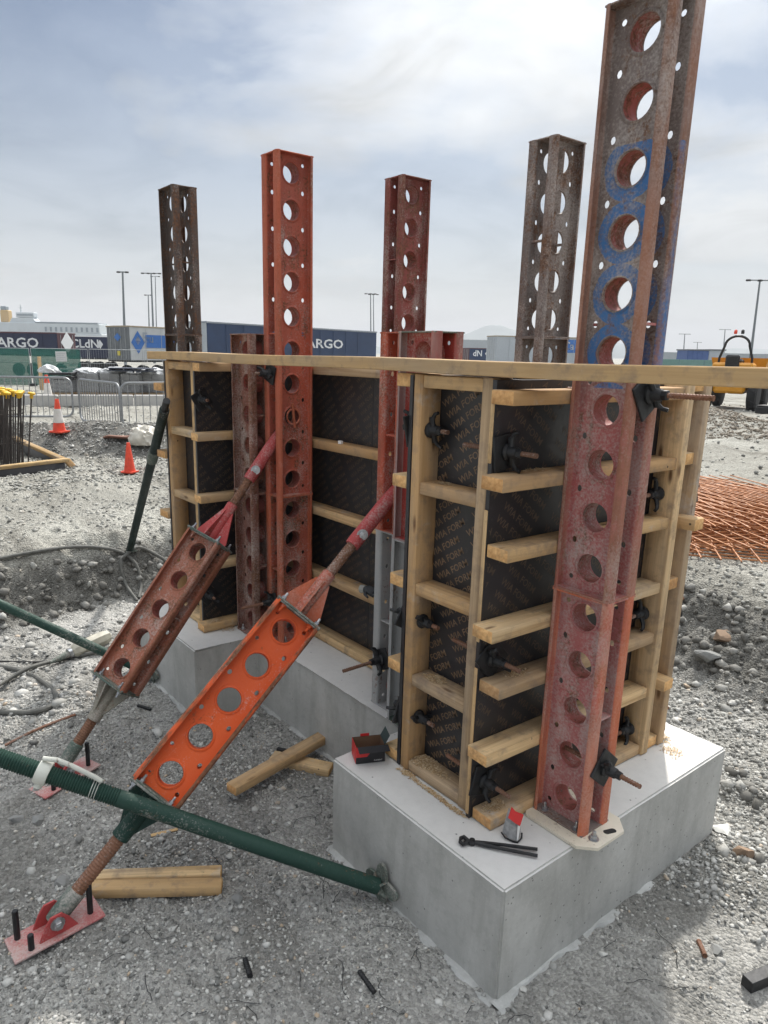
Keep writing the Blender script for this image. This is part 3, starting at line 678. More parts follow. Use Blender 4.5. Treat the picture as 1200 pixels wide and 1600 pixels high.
def ply(parent, o, e, L, n, th, z0, z1, rot, mat=PRINT, rows=True, size=.036, pitch=(.235, .078), ph=0.0):
    """film-faced sheet with origin o, running along e for length L; outer face normal n"""
    o, e, n = Vector(o), Vector(e).normalized(), Vector(n).normalized()
    M = frame(o, e, z=(0, 0, 1)); sgn = 1 if (M.to_3x3() @ Vector((0, 1, 0))).dot(n) > 0 else -1
    s = MB().box((0, 0, z0), (L, -sgn*th, z1), .0008).build('plywood_sheet', PLY, parent, M)
    # raw edges of the sheet
    if rows:
        mb = MB(); gv, gf = text_geo('WIA FORM', size, .012); c, sn = math.cos(rot), math.sin(rot)
        for j in range(-70, 70):
            for i in range(-14, 15):
                u = (i+ph)*pitch[0]+(j//5)*.06; v = j*pitch[1]; cx = L/2+u*c-v*sn; cz = (z0+z1)/2+u*sn+v*c
                if not (-.15 < cx < L+.15 and z0-.15 < cz < z1+.15): continue
                pts = [(cx+x*c-y*sn, cz+x*sn+y*c) for x, y, _ in gv]
                if sgn > 0: pts = [(L-p[0], p[1]) for p in pts]
                ok = [.003 < p[0] < L-.003 and z0+.003 < p[1] < z1-.003 for p in pts]; fs_ = [f for f in gf if all(ok[k] for k in f)]
                if fs_:
                    us = sorted({k for f in fs_ for k in f}); mp_ = {k: q for q, k in enumerate(us)}
                    mb.add([(pts[k][0], sgn*.0006, pts[k][1]) for k in us], [tuple(mp_[k] for k in f) for f in fs_])
        if mb.v: mb.build('print', mat, s, M)['kind'] = 'stuff'
    return s
def panel(label, loc): return thing('formwork_panel', label, 'formwork panel', loc, 'timber formwork panels on the foundation')
NZ = (1.588, 1.190, .785, .395, .002)
# near box, front
t = panel('near timber framed panel with readable print, facing the orange struts', (-.56, .25, 0))
tz('stud', t, -.763, -.716, .2, .3, .002, 1.637, WOOD); tz('stud', t, -.420, -.372, .198, .3, .002, 1.637, WOODW)
for i, z in enumerate(NZ): tz('nogging', t, -.7155, -.4205, .203, .299, z, z+.047, (WOOD2, WOOD, WOOD, WOODW, WOODW)[i])
ply(t, (-.764, .3005, 0), (1, 0, 0), .41, (0, -1, 0), .018, .002, 1.632, rad(33), PRINT, True, .038, (.235, .048))
# near box, end (turned two degrees)
EA = rad(1.99); EO = Vector((-.235, .19, 0)); EE = Vector((math.sin(EA), math.cos(EA), 0)); EN = Vector((math.cos(EA), -math.sin(EA), 0))
def ep(tt, nn, z): return EO+EE*tt+EN*nn+Vector((0, 0, z))
t = panel('near end panel behind the tallest soldier, seven walers with sawn ends', (-.3, .7, 0))
WZ = (1.556, 1.280, 1.036, .757, .533, .280, .002); WS = (.150, .128, .175, .128, .181, .143, .189)
for z, s_ in zip(WZ, WS):
    timber('waler', t, ep(s_-.19, -.0505, z+.0235), ep(.928, -.0505, z+.0235), .1, .047, (WOOD, WOOD, WOOD2, WOOD2, WOODW, WOOD2, WOOD)[WZ.index(z)])
timber('stud', t, ep(.953, -.045, .002), ep(.953, -.045, 1.632), .09+.02, .046, WOOD2, EE)
s = ply(t, ep(-.015, -.1015, 0), EE, .99, EN, .018, .002, 1.632, rad(-38), PRINT2, True, .038, (.24, .052))
timber('edge_strip', t, ep(-.0185, -.110, 1.36), ep(-.0185, -.110, 1.60), .017, .006, WOOD2, EE); timber('edge_strip', t, ep(-.0185, -.110, .02), ep(-.0185, -.110, .62), .017, .006, WOOD2, EE); timber('edge_strip', t, ep(-.0185, -.110, .72), ep(-.0185, -.110, 1.20), .017, .006, WOOD2, EE)
# near box, back
t = panel('back panel of the near form box, its end stud at the right', (-.5, 1.25, 0))
tz('stud', t, -.300, -.196, 1.259, 1.306, .002, 1.640, WOODW); tz('stud', t, -.80, -.70, 1.259, 1.306, .002, 1.63, WOOD)
for z, x1 in ((1.585, -.205), (1.290, -.208), (1.030, -.130), (.755, -.205), (.300, -.165), (.004, -.205)):
    tz('block', t, x1-.10, x1, 1.185, 1.2575, z, z+.05, WOOD2 if z != .755 else WOOD)
for z in (1.585, .8, .01): tz('nogging', t, -.699, -.302, 1.262, 1.304, z, z+.047, WOOD2)
ply(t, (-.79, 1.2575, 0), (1, 0, 0), .48, (0, 1, 0), .018, .002, 1.630, 0, PRINT2, False)
# near box, return
t = panel('return panel of the near box, stub waler ends showing at its left', (-.83, .45, 0))
for z in (1.588, 1.200, .790, .415, .006): tz('waler', t, -.872, -.7865, .198+.01*_rw.random(), .684, z, z+.05, WOOD2)
ply(t, (-.7855, .2, 0), (0, 1, 0), .484, (-1, 0, 0), .018, .002, 1.632, 0, PRINT2, False)
# recessed panel, front and back
t = panel('long recessed panel of dark ply with five walers between the boxes', (-1.7, .75, 0))
for i, z in enumerate((1.586, 1.170, .777, .381, .002)): tz('waler', t, -2.578, -.790, .69, .785, z, z+.048, (WOODW, WOOD, WOOD, WOOD, WOOD2)[i])
ply(t, (-2.60, .7855, 0), (1, 0, 0), .862, (0, -1, 0), .018, .002, 1.632, rad(33), PRINT2, True, .032, (.2, .042)); ply(t, (-1.736, .7855, 0), (1, 0, 0), .95, (0, -1, 0), .018, .002, 1.632, rad(33), PRINT2, True, .032, (.2, .042), .3)
t = panel('back panel of the recessed wall, hidden behind the front one', (-1.7, 1.2, 0))
for z in (1.586, 1.170, .777, .381, .002): tz('waler', t, -3.0, -.81, 1.172, 1.258, z, z+.048, WOOD)
ply(t, (-3.1, 1.1715, 0), (1, 0, 0), 2.29, (0, 1, 0), .018, .002, 1.632, 0, PRINT2, False)
# far box
t = panel('far timber framed panel at the left, between dark soldier and green raker', (-2.9, .25, 0))
tz('stud', t, -3.098, -3.052, .2, .3, .002, 1.640, WOOD); tz('stud', t, -2.727, -2.6935, .2, .3, .002, 1.637, WOOD2)
for i, z in enumerate(NZ): tz('nogging', t, -3.0515, -2.7275, .203, .299, z, z+.047, WOOD2 if i else WOOD)
ply(t, (-3.1, .3005, 0), (1, 0, 0), .408, (0, -1, 0), .018, .002, 1.632, rad(33), PRINT2, True, .032, (.2, .042))
t = panel('return panel of the far box with waler stubs beside the short brown soldier', (-2.63, .45, 0))
for z, y0 in zip((1.588, 1.190, .820, .400, .004), (.19, .165, .17, .24, .16)): tz('waler', t, -2.6725, -2.580, y0, .684, z, z+.048, WOOD2)
ply(t, (-2.6725, .2, 0), (0, 1, 0), .484, (1, 0, 0), .018, .002, 1.632, rad(33), PRINT2, True, .032, (.2, .042))
t = panel('far end panel in front of the dark brown soldier, waler ends poking left', (-3.17, .7, 0))
for z in (1.45, 1.02, .62, .22): tz('waler', t, -3.259, -3.125, .185, 1.15, z, z+.048, WOOD)
ply(t, (-3.124, .2, 0), (0, 1, 0), .95, (-1, 0, 0), .018, .002, 1.632, 0, PRINT2, False)
# plank laid over the top
o = MB(); n_ = 40
rows = []
for i in range(n_+1):
    x = -3.325+4.5*i/n_; sg = .004*math.sin(i*.4)
    rows.append((x, sg))
vs_ = []; fs = []
for x, sg in rows:
    y0 = .178+.002*math.sin(x*3); z0 = 1.644+sg*.6
    for dy, dz in ((.003, 0), (.122, 0), (.125, .003), (.125, .045), (.122, .048), (.003, .048), (0, .045), (0, .003)): vs_.append((x+3.325, y0+dy-.178, z0+dz-1.644))
for i in range(n_):
    for k in range(8): fs.append((i*8+k, i*8+(k+1) % 8, (i+1)*8+(k+1) % 8, (i+1)*8+k))
fs.append(tuple(range(7, -1, -1))); fs.append(tuple(n_*8+k for k in range(8)))
o.add(vs_, [f[::-1] for f in fs])
pk = o.build('timber_plank', PLANK, None, Matrix.Translation((-3.325, .178, 1.644)), 40); tag(pk, 'long straight timber plank laid along the top of the formwork', 'plank')
# ------------------------------------------------------------------ ties
def rod_profile(L, r=.0085):
    pr_ = []; z = 0.0
    while z < L: pr_ += [(r*.86, z), (r*1.08, z+.004), (r*1.08, z+.006)]; z += .010
    pr_ += [(r*.9, L)]; return pr_
def wing_mesh():
    if 'w' not in _pm:
        mb = MB(); mb.lathe([(.030, 0), (.030, .008), (.021, .014), (.019, .042), (.0165, .046)], 14)
        mb.lathe([(.0165, .046), (.0165, .062), (.014, .064)], 6)
        for s in (-1, 1):
            pts = [(s*.014, 0, .018), (s*.042, .004, .016), (s*.060, .008, .026), (s*.066, .010, .044)]
            mb.tube(pts, [.010, .009, .0075, .007], 7)
            mb.box((min(s*.012, s*.05), -.004, .004), (max(s*.012, s*.05), .006, .018), .002)
        _pm['w'] = mb.mesh('wing_nut', 45)
    return _pm['w']
def tie(label, p, d, out, back, plate=.11, roll=0.0, plate2=None, nut2=False, p2=.07):
    """p = bearing point, d = outward direction, rod sticks out by out and runs back by back"""
    p, d = Vector(p), Vector(d).normalized(); t = thing('tie_rod', label, 'tie rod', p, 'threaded tie rods with wing nuts')
    M = frame(p, d, z=(0, 0, 1)) @ Matrix.Rotation(rad(90), 4, 'Y') @ Matrix.Rotation(rad(roll), 4, 'Z')
    MB().lathe(rod_profile(out+back), 8).build('rod', S_ROD, t, M @ Matrix.Translation((0, 0, -back)))
    if plate: MB().box((-plate/2, -plate/2, .0005), (plate/2, plate/2, .0095), .002).build('plate', S_BLK, t, M)
    link('wing_nut', wing_mesh(), S_BLK, t, M @ Matrix.Translation((0, 0, .010 if plate else .001)))
    if plate2: MB().box((-plate2/2, -plate2/2, -.0095), (plate2/2, plate2/2, -.0005), .002).build('plate', S_BLK, t, M @ Matrix.Translation((0, 0, -back+p2)))
    if nut2: link('wing_nut', wing_mesh(), S_BLK, t, M @ Matrix.Translation((0, 0, -back+.060)) @ Matrix.Rotation(math.pi, 4, 'X'))
    return t
for z, w_, rl in ((1.432, 'topmost', 12), (.665, 'middle', 60), (.240, 'lowest', 75)):
    tie('%s tie on the left stud of the near printed panel' % w_, (-.7155, .247, z), (1, 0, 0), .095, .14, 0, rl, .12, True)
for z, w_, rl in ((1.398, 'topmost', 8), (.648, 'middle', 40), (.150, 'lowest', -15)):
    tie('%s tie with black plate between the sawn waler ends' % w_, ep(.045, -.1005, z), EN, .135, .20, .12, rl)
for z, w_, rl in ((1.175, 'upper', 10), (.656, 'middle', 15), (.110, 'lower', 5)):
    t = tie('%s tie on the end stud right of the tallest soldier, black plate behind' % w_, (-.262, 1.110, z), (0, -1, 0), .10, .325, 0, rl, .115, False, .127)
tie('long tie with black plate at the tallest soldier, just under the plank', (-.0015, A_Y, 1.600), (1, 0, 0), .215, .3, .125, 35)
tie('tie with tilted black plate near the foot of the tallest soldier', (-.0015, A_Y, .275), (1, 0, 0), .150, .3, .115, 50)
tie('tie on the orange-red soldier just above the foundation', (-2.2370, .4555, .255), (0, -1, 0), .215, .3, .10, 20)
tie('tie at the top of the orange-red soldier under the plank', (-2.2370, .4555, 1.588), (0, -1, 0), .10, .3, .10, 70)
tie('tie low on the bare grey half of the short soldier', (-1.208, .4565, .262), (0, -1, 0), .235, .3, .105, 25)
tie('tie with wing nut on the upper ply of the far panel', (-2.6715, .238, 1.425), (1, 0, 0), .09, .12, .105, 30)
tie('tie with wing nut low on the ply of the far panel', (-2.6715, .238, .63), (1, 0, 0), .09, .12, .105, 70)
tie('lowest tie on the ply of the far panel, near the strut head', (-2.6715, .238, .215), (1, 0, 0), .09, .12, .105, 40)
# ------------------------------------------------------------------ raking struts
def strut(label, foot, top, t0, t1, roll, segmat, mats, footyaw):
    """soldier segment from t0 to t1 along the line foot-top with pyramid heads, spindles and a hinged foot"""
    foot, top = Vector(foot), Vector(top); L = (top-foot).length; ax = (top-foot).normalized()
    t = thing('raking_strut', label, 'strut', foot, 'raking struts propping the formwork')
    M = frame(foot, ax, z=(0, -.7, .7)) @ Matrix.Rotation(rad(90), 4, 'Y') @ Matrix.Rotation(rad(roll), 4, 'Z')   # local Z along the strut
    soldier_parts(t, M @ Matrix.Translation((0, 0, t0)), [(.9, segmat)], S_GRND)
    mtop, mbot = mats
    def head(z, s, mat, tube_r, ln):
        B = M @ Matrix.Translation((0, 0, z)) @ (Matrix.Identity(4) if s > 0 else Matrix.Rotation(math.pi, 4, 'X'))
        h = MB().box((-.1135, -.0885, .0005), (.1135, .0885, .010), .002)
        h.build('head_plate', S_GRND, t, B)
        for a, (sx, sy) in enumerate(((1, 0), (-1, 0), (0, 1), (0, -1))):
            w = .105 if sx else .082
            q = [(.02, .0105), (w, .0105), (w, .022), (.036, ln*.80), (.02, ln*.80)]
            Ma = B @ (Matrix.Rotation(math.atan2(sy, sx), 4, 'Z')) @ Matrix.Rotation(rad(90), 4, 'X')
            MB().prism(q, -.004, .004, Ma).build('fin', mat, t)
        MB().lathe([(tube_r, .0105), (tube_r, ln), (tube_r*.9, ln+.002)], 18).build('head_tube', mat, t, B)
        for a in (-1, 1):
            for b in (-1, 1): link('bolt', bolt_mesh(), S_ZINC, t, B @ Matrix.Translation((a*.088, b*.066, .010)))
        return B
    head(t1, 1, mtop, .031, .235); head(t0, -1, mbot, .036, .21)
    sp = lambda a, b, r, mat: MB().lathe([(r*(1.0 if i % 2 else .9), a+(b-a)*i/int((b-a)/.006)) for i in range(int((b-a)/.006)+1)], 16).build('spindle', mat, t, M)
    sp(t1+.2, min(t1+.47, L-.1), .025, S_ROD); sp(.10, t0-.19, .028, S_ROD)
    # upper fork tube, pinned in the soldier
    f0 = t1+.40
    MB().lathe([(.033, f0), (.034, f0+.02), (.034, L-.10), (.028, L), (.02, L+.03)], 16).build('fork_tube', S_PINK, t, M)
    Bx = Vector((.85, -.45, .1)).normalized()
    c = M @ Vector((0, 0, f0+.07))
    for s in (-1, 1):
        link('bolt', bolt_mesh(.017, .02), S_ZINC, t, frame(c+Bx*s*.033, Bx*s, z=(0, 0, 1)) @ Matrix.Rotation(rad(90), 4, 'Y'))
    # foot: lower tube, hinge ears, base plate, stakes
    MB().lathe([(.033, -.01), (.036, .02), (.036, .115), (.03, .12)], 16).build('foot_tube', S_GRND, t, M)
    gz = float(np.max(H(foot.x+np.linspace(-.12, .12, 9), foot.y+np.linspace(-.15, .15, 9))))+.002
    Bp = Matrix.Translation((foot.x, foot.y, gz)) @ Matrix.Rotation(footyaw, 4, 'Z') @ Matrix.Rotation(rad(-3), 4, 'Y')
    pl = MB().box((-.165, -.07, 0), (.165, .07, .010), .002).build('base_plate', S_PINKD, t, Bp); pl['label'] = 'pink-red steel foot plate pinned to the ground'
    for s in (-1, 1):
        MB().prism([(-.07, 0), (.07, 0), (.045, .05), (.02, .082), (-.02, .082), (-.045, .05)], s*.040-.004, s*.040+.004, Bp @ Matrix.Translation((0, 0, .0105)) @ Matrix.Rotation(rad(90), 4, 'X')).build('hinge_ear', S_PINK, t)
    link('bolt', bolt_mesh(.018, .02), S_ZINC, t, Bp @ Matrix.Translation((0, -.045, .058)) @ Matrix.Rotation(rad(90), 4, 'X'))
    link('bolt', bolt_mesh(.018, .02), S_ZINC, t, Bp @ Matrix.Translation((0, .045, .058)) @ Matrix.Rotation(rad(-90), 4, 'X'))
    for x, y, h in ((-.125, .04, .12), (.125, -.02, .13), (-.10, -.045, .06)):
        MB().lathe([(.0115, 0), (.0115, h), (.009, h+.003)], 8).build('stake', S_BLK, t, Bp @ Matrix.Translation((x, y, .010)) @ Matrix.Rotation(rad(4), 4, 'Y'))
    return t
strut('bright orange raking strut running up to the half-grey soldier', (-1.20, -1.123, -.385), (-1.204, .516, 1.105), .563, 1.463, -36, S_ORG, (S_RED, S_GRN), rad(93))
strut('rusty brown raking strut running up to the orange-red soldier', (-2.237, -.80, -.375), (-2.237, .500, 1.25), .468, 1.368, -62, S_STR, (S_PINK, S_GRY), rad(110))

rp = thing('locking_pin', 'rusty ring pin hanging in a hole of the orange-red soldier', 'pin', (-2.19, .57, 1.34))
MB().tube([Vector((-2.186, .569+.043*math.cos(k*math.pi/10), 1.352+.043*math.sin(k*math.pi/10))) for k in range(21)], .006, 7, False).build('ring', S_RED, rp)
MB().tube([(-2.182, .560, 1.425), (-2.182, .575, 1.290)], .009, 8).build('pin_bar', S_RED, rp)
# ------------------------------------------------------------------ tubular props
def ribs(a, b, r, d=.010, dep=.0022):
    n = int((b-a)/(d/2)); return [(r+(dep if i % 2 else -dep), a+(b-a)*i/n) for i in range(n+1)]
def tube_prop(label, foot, far, r, mat, thread=None, claw=True):
    foot, far = Vector(foot), Vector(far); L = (far-foot).length
    t = thing('tubular_prop', label, 'prop', foot, 'tubular raking props'); M = frame(foot, far-foot, z=(0, 0, 1)) @ Matrix.Rotation(rad(90), 4, 'Y')
    MB().lathe([(r, .0), (r, thread[0] if thread else L)], 20).build('tube', mat, t, M)
    if thread:
        a, b = thread
        MB().lathe(ribs(a, b, r*.99), 20).build('thread', mat, t, M)
        MB().lathe([(r*1.10, b-.06), (r*1.10, L)], 20).build('outer_tube', mat, t, M)
    if claw:
        pts = []
        for k in range(40):
            a = 2*math.pi*k/40; rr = .072+.026*math.cos(4*a); pts.append((rr*math.cos(a), rr*math.sin(a)))
        Mf = frame(foot, (0, -1, 0), z=(0, 0, 1)) @ Matrix.Rotation(rad(90), 4, 'Y')
        f = MB().prism(pts, -.026, -.014, Mf); f.build('foot_plate', S_GRND, t)
        for a in (45, 135, 225, 315): MB().prism([(0, 0), (.055, 0), (0, .05)], -.004, .004, Mf @ Matrix.Translation((0, 0, -.013)) @ Matrix.Rotation(rad(a), 4, 'Z') @ Matrix.Rotation(rad(90), 4, 'X')).build('gusset', S_GRND, t)
    return t, M, L
pf = Vector((-.600, -.040, -.375)); pe = Vector(at(-70, 1160, 2.62)); u_ = (pe-pf).normalized(); Lp = (pe-pf).length
tp, Mp, _ = tube_prop('dark green tubular prop crossing in front of the struts to the foundation foot', pf, pf+u_*(Lp+.5), .0325, S_GRN, (Lp*.635, Lp*.985+.35))
# collar with handle on its thread
cp = Lp*.805
MB().lathe([(.043, cp-.022), (.046, cp-.014), (.046, cp+.016), (.041, cp+.024), (.0345, cp+.024)], 20).build('collar', CREAMC, tp, Mp)
MB().lathe([(.012, .040), (.015, .044), (.015, .058), (.009, .060)], 12).build('collar_boss', CREAMC, tp, Mp @ Matrix.Translation((0, 0, cp)) @ Matrix.Rotation(rad(20), 4, 'Z') @ Matrix.Rotation(rad(90), 4, 'Y'))
c0 = Mp @ Vector((0, 0, cp)); side = Vector((.15, .25, 1)).cross(u_).normalized(); upv = u_.cross(side).normalized()
if upv.z < 0: upv = -upv
hp = [c0+upv*.055-u_*-.02, c0+upv*.068-u_*.03, c0+upv*.066-u_*.08, c0+upv*.052-u_*.18, c0+upv*.044-u_*.21]
MB().tube(hp, .0095, 10).build('handle', CREAMC, tp)
wr = [Mp @ Vector((0.0355*math.cos(a*.5), 0.0355*math.sin(a*.5), cp-.21+.0008*a)) for a in range(40)]+[c0-u_*.215+upv*(.05+.012*k)+side*(.004*k) for k in range(6)]
MB().tube(wr, .0016, 5).build('tie_wire', plain('pale_wire', (.55, .56, .53), .5, .3), tp)
dlt = Vector((-2.375, 0, 0))
pf2 = Vector((-3.02, -.04, -.38)); g0 = Vector(at(0, 944, 4.55)); u2 = (g0-pf2).normalized()
tube_prop('dark green tubular prop behind the rusty strut, running out of frame at left', pf2, pf2+u2*2.6, .030, S_GRN)
b0 = ghit(203, 862, .02); b1 = Vector(at(257, 640, 4.35)); S_DGR = m_steel('steel_black_green', (.012, .024, .022), (.016, .030, .028), .08, .08)
tb, Mb, Lb = tube_prop('near-black tubular raker leaning against the far left end', Vector(b0), b1, .031, S_DGR, None, False)
MB().lathe([(.037, Lb*.72), (.037, Lb*.78)], 16).build('collar', S_GRND, tb, Mb); MB().box((-.05, -.05, -.008), (.05, .05, 0), .002).build('foot_plate', S_GRND, tb, Matrix.Translation(Vector(b0)))
MB().lathe([(.022, Lb-.02), (.022, Lb+.10)], 12).build('spindle', S_BLK, tb, Mb)
# ------------------------------------------------------------------ timber offcuts on the ground
def offcut(label, pa, pb, w, h, mat, lift=0.0, n=1, roll=0.0):
    a = Vector(ghit(*pa)); b = Vector(ghit(*pb)); a.z += h/2+lift; b.z += h/2+lift
    o = timber('timber_offcut', None, a, b, w, h, mat); tag(o, label, 'timber', 'timber offcuts lying on the gravel'); return o
offcut('knotty timber offcut lying slanted across another by the foundation', (362, 1256), (508, 1170), .075, .047, WOOD, .055)
offcut('timber offcut lying underneath the slanted one, end against the block', (425, 1188), (517, 1208), .085, .045, WOOD2, -.008)
offcut('pair-width planed timber offcut lying beside the strut foot, lower one', (141, 1398), (347, 1394), .060, .045, WOOD2, .002)
offcut('small splinter of pale wood near the green prop', (236, 1308), (278, 1300), .02, .006, WOOD2, .006)
o = offcut('planed timber offcut lying behind its twin beside the strut foot', (150, 1383), (346, 1376), .058, .047, WOOD2, .004)
# ------------------------------------------------------------------ screw box, nippers, mask, glove
RED = plain('carton_red', (.60, .025, .025), .5); BLK = plain('carton_black', (.014, .014, .018), .45); KRAFT = plain('carton_kraft', (.17, .095, .055), .85); WHT = plain('print_white', (.75, .74, .72), .6)
def carton():
    L, Wd, Hh = .128, .088, .078; p = onz(556, 1194, 0.002); q = onz(602, 1189, 0.002); e = Vector(q-p); e.z = 0
    t = thing('screw_carton', 'open red and black cardboard screw carton on the near block', 'carton', tuple(p))
    M = frame(p, e, z=(0, 0, 1)); th = .0015
    for nm, a, b in (('front_wall', (0, 0, 0), (L, th, Hh)), ('back_wall', (0, Wd-th, 0), (L, Wd, Hh)), ('side_wall', (L-th, th, 0), (L, Wd-th, Hh))):
        MB().box(a, b).build(nm, BLK, t, M)
    MB().box((0, th, 0), (th, Wd-th, Hh)).build('side_wall', RED, t, M)
    MB().box((th, th, 0), (L-th, Wd-th, th)).build('bottom', KRAFT, t, M)
    for a, b in (((th, th+.0003, th), (L-th, th+.0009, Hh-.001)), ((th, Wd-th-.0009, th), (L-th, Wd-th-.0003, Hh-.001)), ((th+.0003, th+.001, th), (th+.0009, Wd-th-.001, Hh-.001)), ((L-th-.0009, th+.001, th), (L-th-.0003, Wd-th-.001, Hh-.001))): MB().box(a, b).build('lining', KRAFT, t, M)
    MB().prism([(.0, .030), (.048, .030), (.083, .072), (.105, .0775), (0, .0775)], 0, .0006, M @ Matrix.Rotation(rad(90), 4, 'X')).build('red_print', RED, t)
    F = MB()
    F.obox(M @ Matrix.Translation((0, 0, Hh)) @ Matrix.Rotation(rad(12), 4, 'X'), (.006, -.040, 0), (L+.012, 0, .0015)); F.build('front_flap', BLK, t)
    F = MB(); F.obox(M @ Matrix.Translation((L, 0, Hh)) @ Matrix.Rotation(rad(-62), 4, 'Y'), (0, .004, 0), (.045, Wd-.004, .0015)); F.build('side_flap', plain('carton_green_black', (.02, .04, .04), .5), t)
    F = MB(); F.obox(M @ Matrix.Translation((L*.45, Wd, Hh)), (-.02, 0, -.002), (.02, .0015, .012)); F.build('tab', RED, t)
    for s, x, z, sz in (('11 120pcs', .045, .060, .010), ('ELEMENT', .098, .010, .009)):
        gv, gf = text_geo(s, sz); MB().add([M @ Vector((x+a, -.0009, z+b)) for a, b, _ in gv], gf).build('lettering', WHT, t)
carton()
def nippers():
    p = Vector(onz(722, 1313, .012)); q = Vector(onz(840, 1332, .012)); u = (q-p).normalized(); v = Vector((0, 0, 1)).cross(u)
    t = thing('steel_nippers', 'black long-handled end nippers lying on the near block', 'nippers', p)
    L = (q-p).length
    for s in (-1, 1):
        pts = [p+u*.012+v*s*.010, p+u*.03+v*s*-.004, p+u*.06+v*s*.003, p+u*(L*.55)+v*s*(.012), p+u*L+v*s*.017]
        MB().tube(pts, [.008, .0085, .0075, .006, .0062], 8).build('handle', S_BLK, t)
        MB().tube([p+u*.02+v*s*.006, p+u*.004+v*s*.020, p-u*.006+v*s*.010, p-u*.008+v*s*.001], [.007, .008, .007, .004], 8).build('jaw', S_BLK, t)
    MB().lathe([(.010, -.011), (.010, .011)], 12, Matrix.Translation(p+u*.036)).build('pivot', S_BLK, t)
nippers()
def pouch():
    p = Vector(onz(800, 1306, .001)); t = thing('folded_mask', 'small grey and red folded dust mask standing on the near block', 'mask', p)
    gm = plain('mask_grey', (.30, .30, .30), .85, 0, .25, 60); r_ = Vector(RT); r_.z = 0; r_.normalize(); f_ = Vector((-FW[0], -FW[1], 0)).normalized()
    P = lambda a, b, c: p+r_*a+f_*b+Vector((0, 0, c))
    # body: half cone with a front crease
    prof = [(-.036, -.005, .012), (-.016, .022, .004), (.012, .030, .002), (.030, .004, .014)]
    topp = [(-.024, -.010, .080), (-.010, .004, .088), (.010, .010, .062), (.027, .0, .045)]
    back = [(-.03, -.02, .012), (0, -.030, .01), (.028, -.012, .014)]
    mb = MB(); vs_ = [P(*k) for k in prof]+[P(*k) for k in topp]+[P(-.015, -.02, .105), P(0, -.024, .03)]
    mb.add(vs_, [(0, 1, 5, 4), (1, 2, 6, 5), (2, 3, 7, 6), (4, 5, 8), (0, 4, 8, 9), (8, 5, 6, 9), (6, 7, 9), (7, 3, 9)]); mb.build('body', gm, t, angle=20)
    fl = MB(); fl.add([P(-.022, .012, .084), P(-.012, .010, .128), P(.004, .010, .108), P(.034, .008, .095), P(.022, .018, .055), P(.004, .022, .068),
                       P(-.022, .009, .084), P(-.012, .007, .128), P(.004, .007, .108), P(.034, .005, .095), P(.022, .015, .055), P(.004, .019, .068)],
                      [(0, 5, 2, 1), (5, 4, 3, 2), (7, 8, 11, 6), (8, 9, 10, 11), (0, 1, 7, 6), (1, 2, 8, 7), (2, 3, 9, 8), (3, 4, 10, 9), (4, 5, 11, 10), (5, 0, 6, 11)]); fl.build('red_flap', RED, t, angle=20)
    MB().add([P(.010, .032, .004), P(.0155, .032, .006), P(.022, .019, .055), P(.012, .0225, .060)], [(0, 1, 2, 3)]).build('white_seam', WHT, t)
    MB().tube([P(-.04, .0, .014), P(-.030, .022, .008), P(-.004, .036, .003), P(.012, .040, .003), P(.030, .022, .008), P(.034, .004, .016)], .0032, 6).build('strap', S_BLK, t)
pouch()
def glove():
    t = thing('work_glove', 'dark grey work glove dropped on a waler of the recessed panel', 'glove', (-1.63, .70, .432)); gm = plain('glove_grey', (.05, .055, .06), .8, 0, .3, 50); gw = plain('glove_cuff', (.35, .35, .32), .8)
    o = Vector((-1.66, .700, .446)); u = Vector((1, .06, 0))
    MB().tube([o, o+u*.03+Vector((0, -.004, .006)), o+u*.06, o+u*.085+Vector((0, -.006, -.004))], [.020, .026, .028, .022], 10).build('palm', gm, t)
    for k, (dy, dz, l) in enumerate(((-.018, -.006, .07), (-.006, .004, .08), (.008, .002, .075), (.018, -.006, .06))):
        a = o+u*.08+Vector((0, dy, dz)); MB().tube([a, a+u*l*.5+Vector((0, -.004, .006)), a+u*l+Vector((0, -.010, -.012))], [.009, .0085, .006], 7).build('finger', gm, t)
    a = o+u*.03+Vector((0, -.026, 0)); MB().tube([a, a+u*.02+Vector((0, -.02, -.006)), a+u*.05+Vector((0, -.026, -.014))], [.009, .009, .006], 7).build('thumb', gm, t)
    MB().tube([o-u*.03+Vector((0, -.004, -.004)), o], [.024, .021], 10).build('cuff', gw, t)
glove()
wt = MB().box((0, 0, 0), (.028, .018, .018), .002).build('white_tag', WHT, None, Matrix.Translation((-1.93, .695, 1.2185))); tag(wt, 'small white scrap lying on the second waler of the recessed panel', 'scrap')
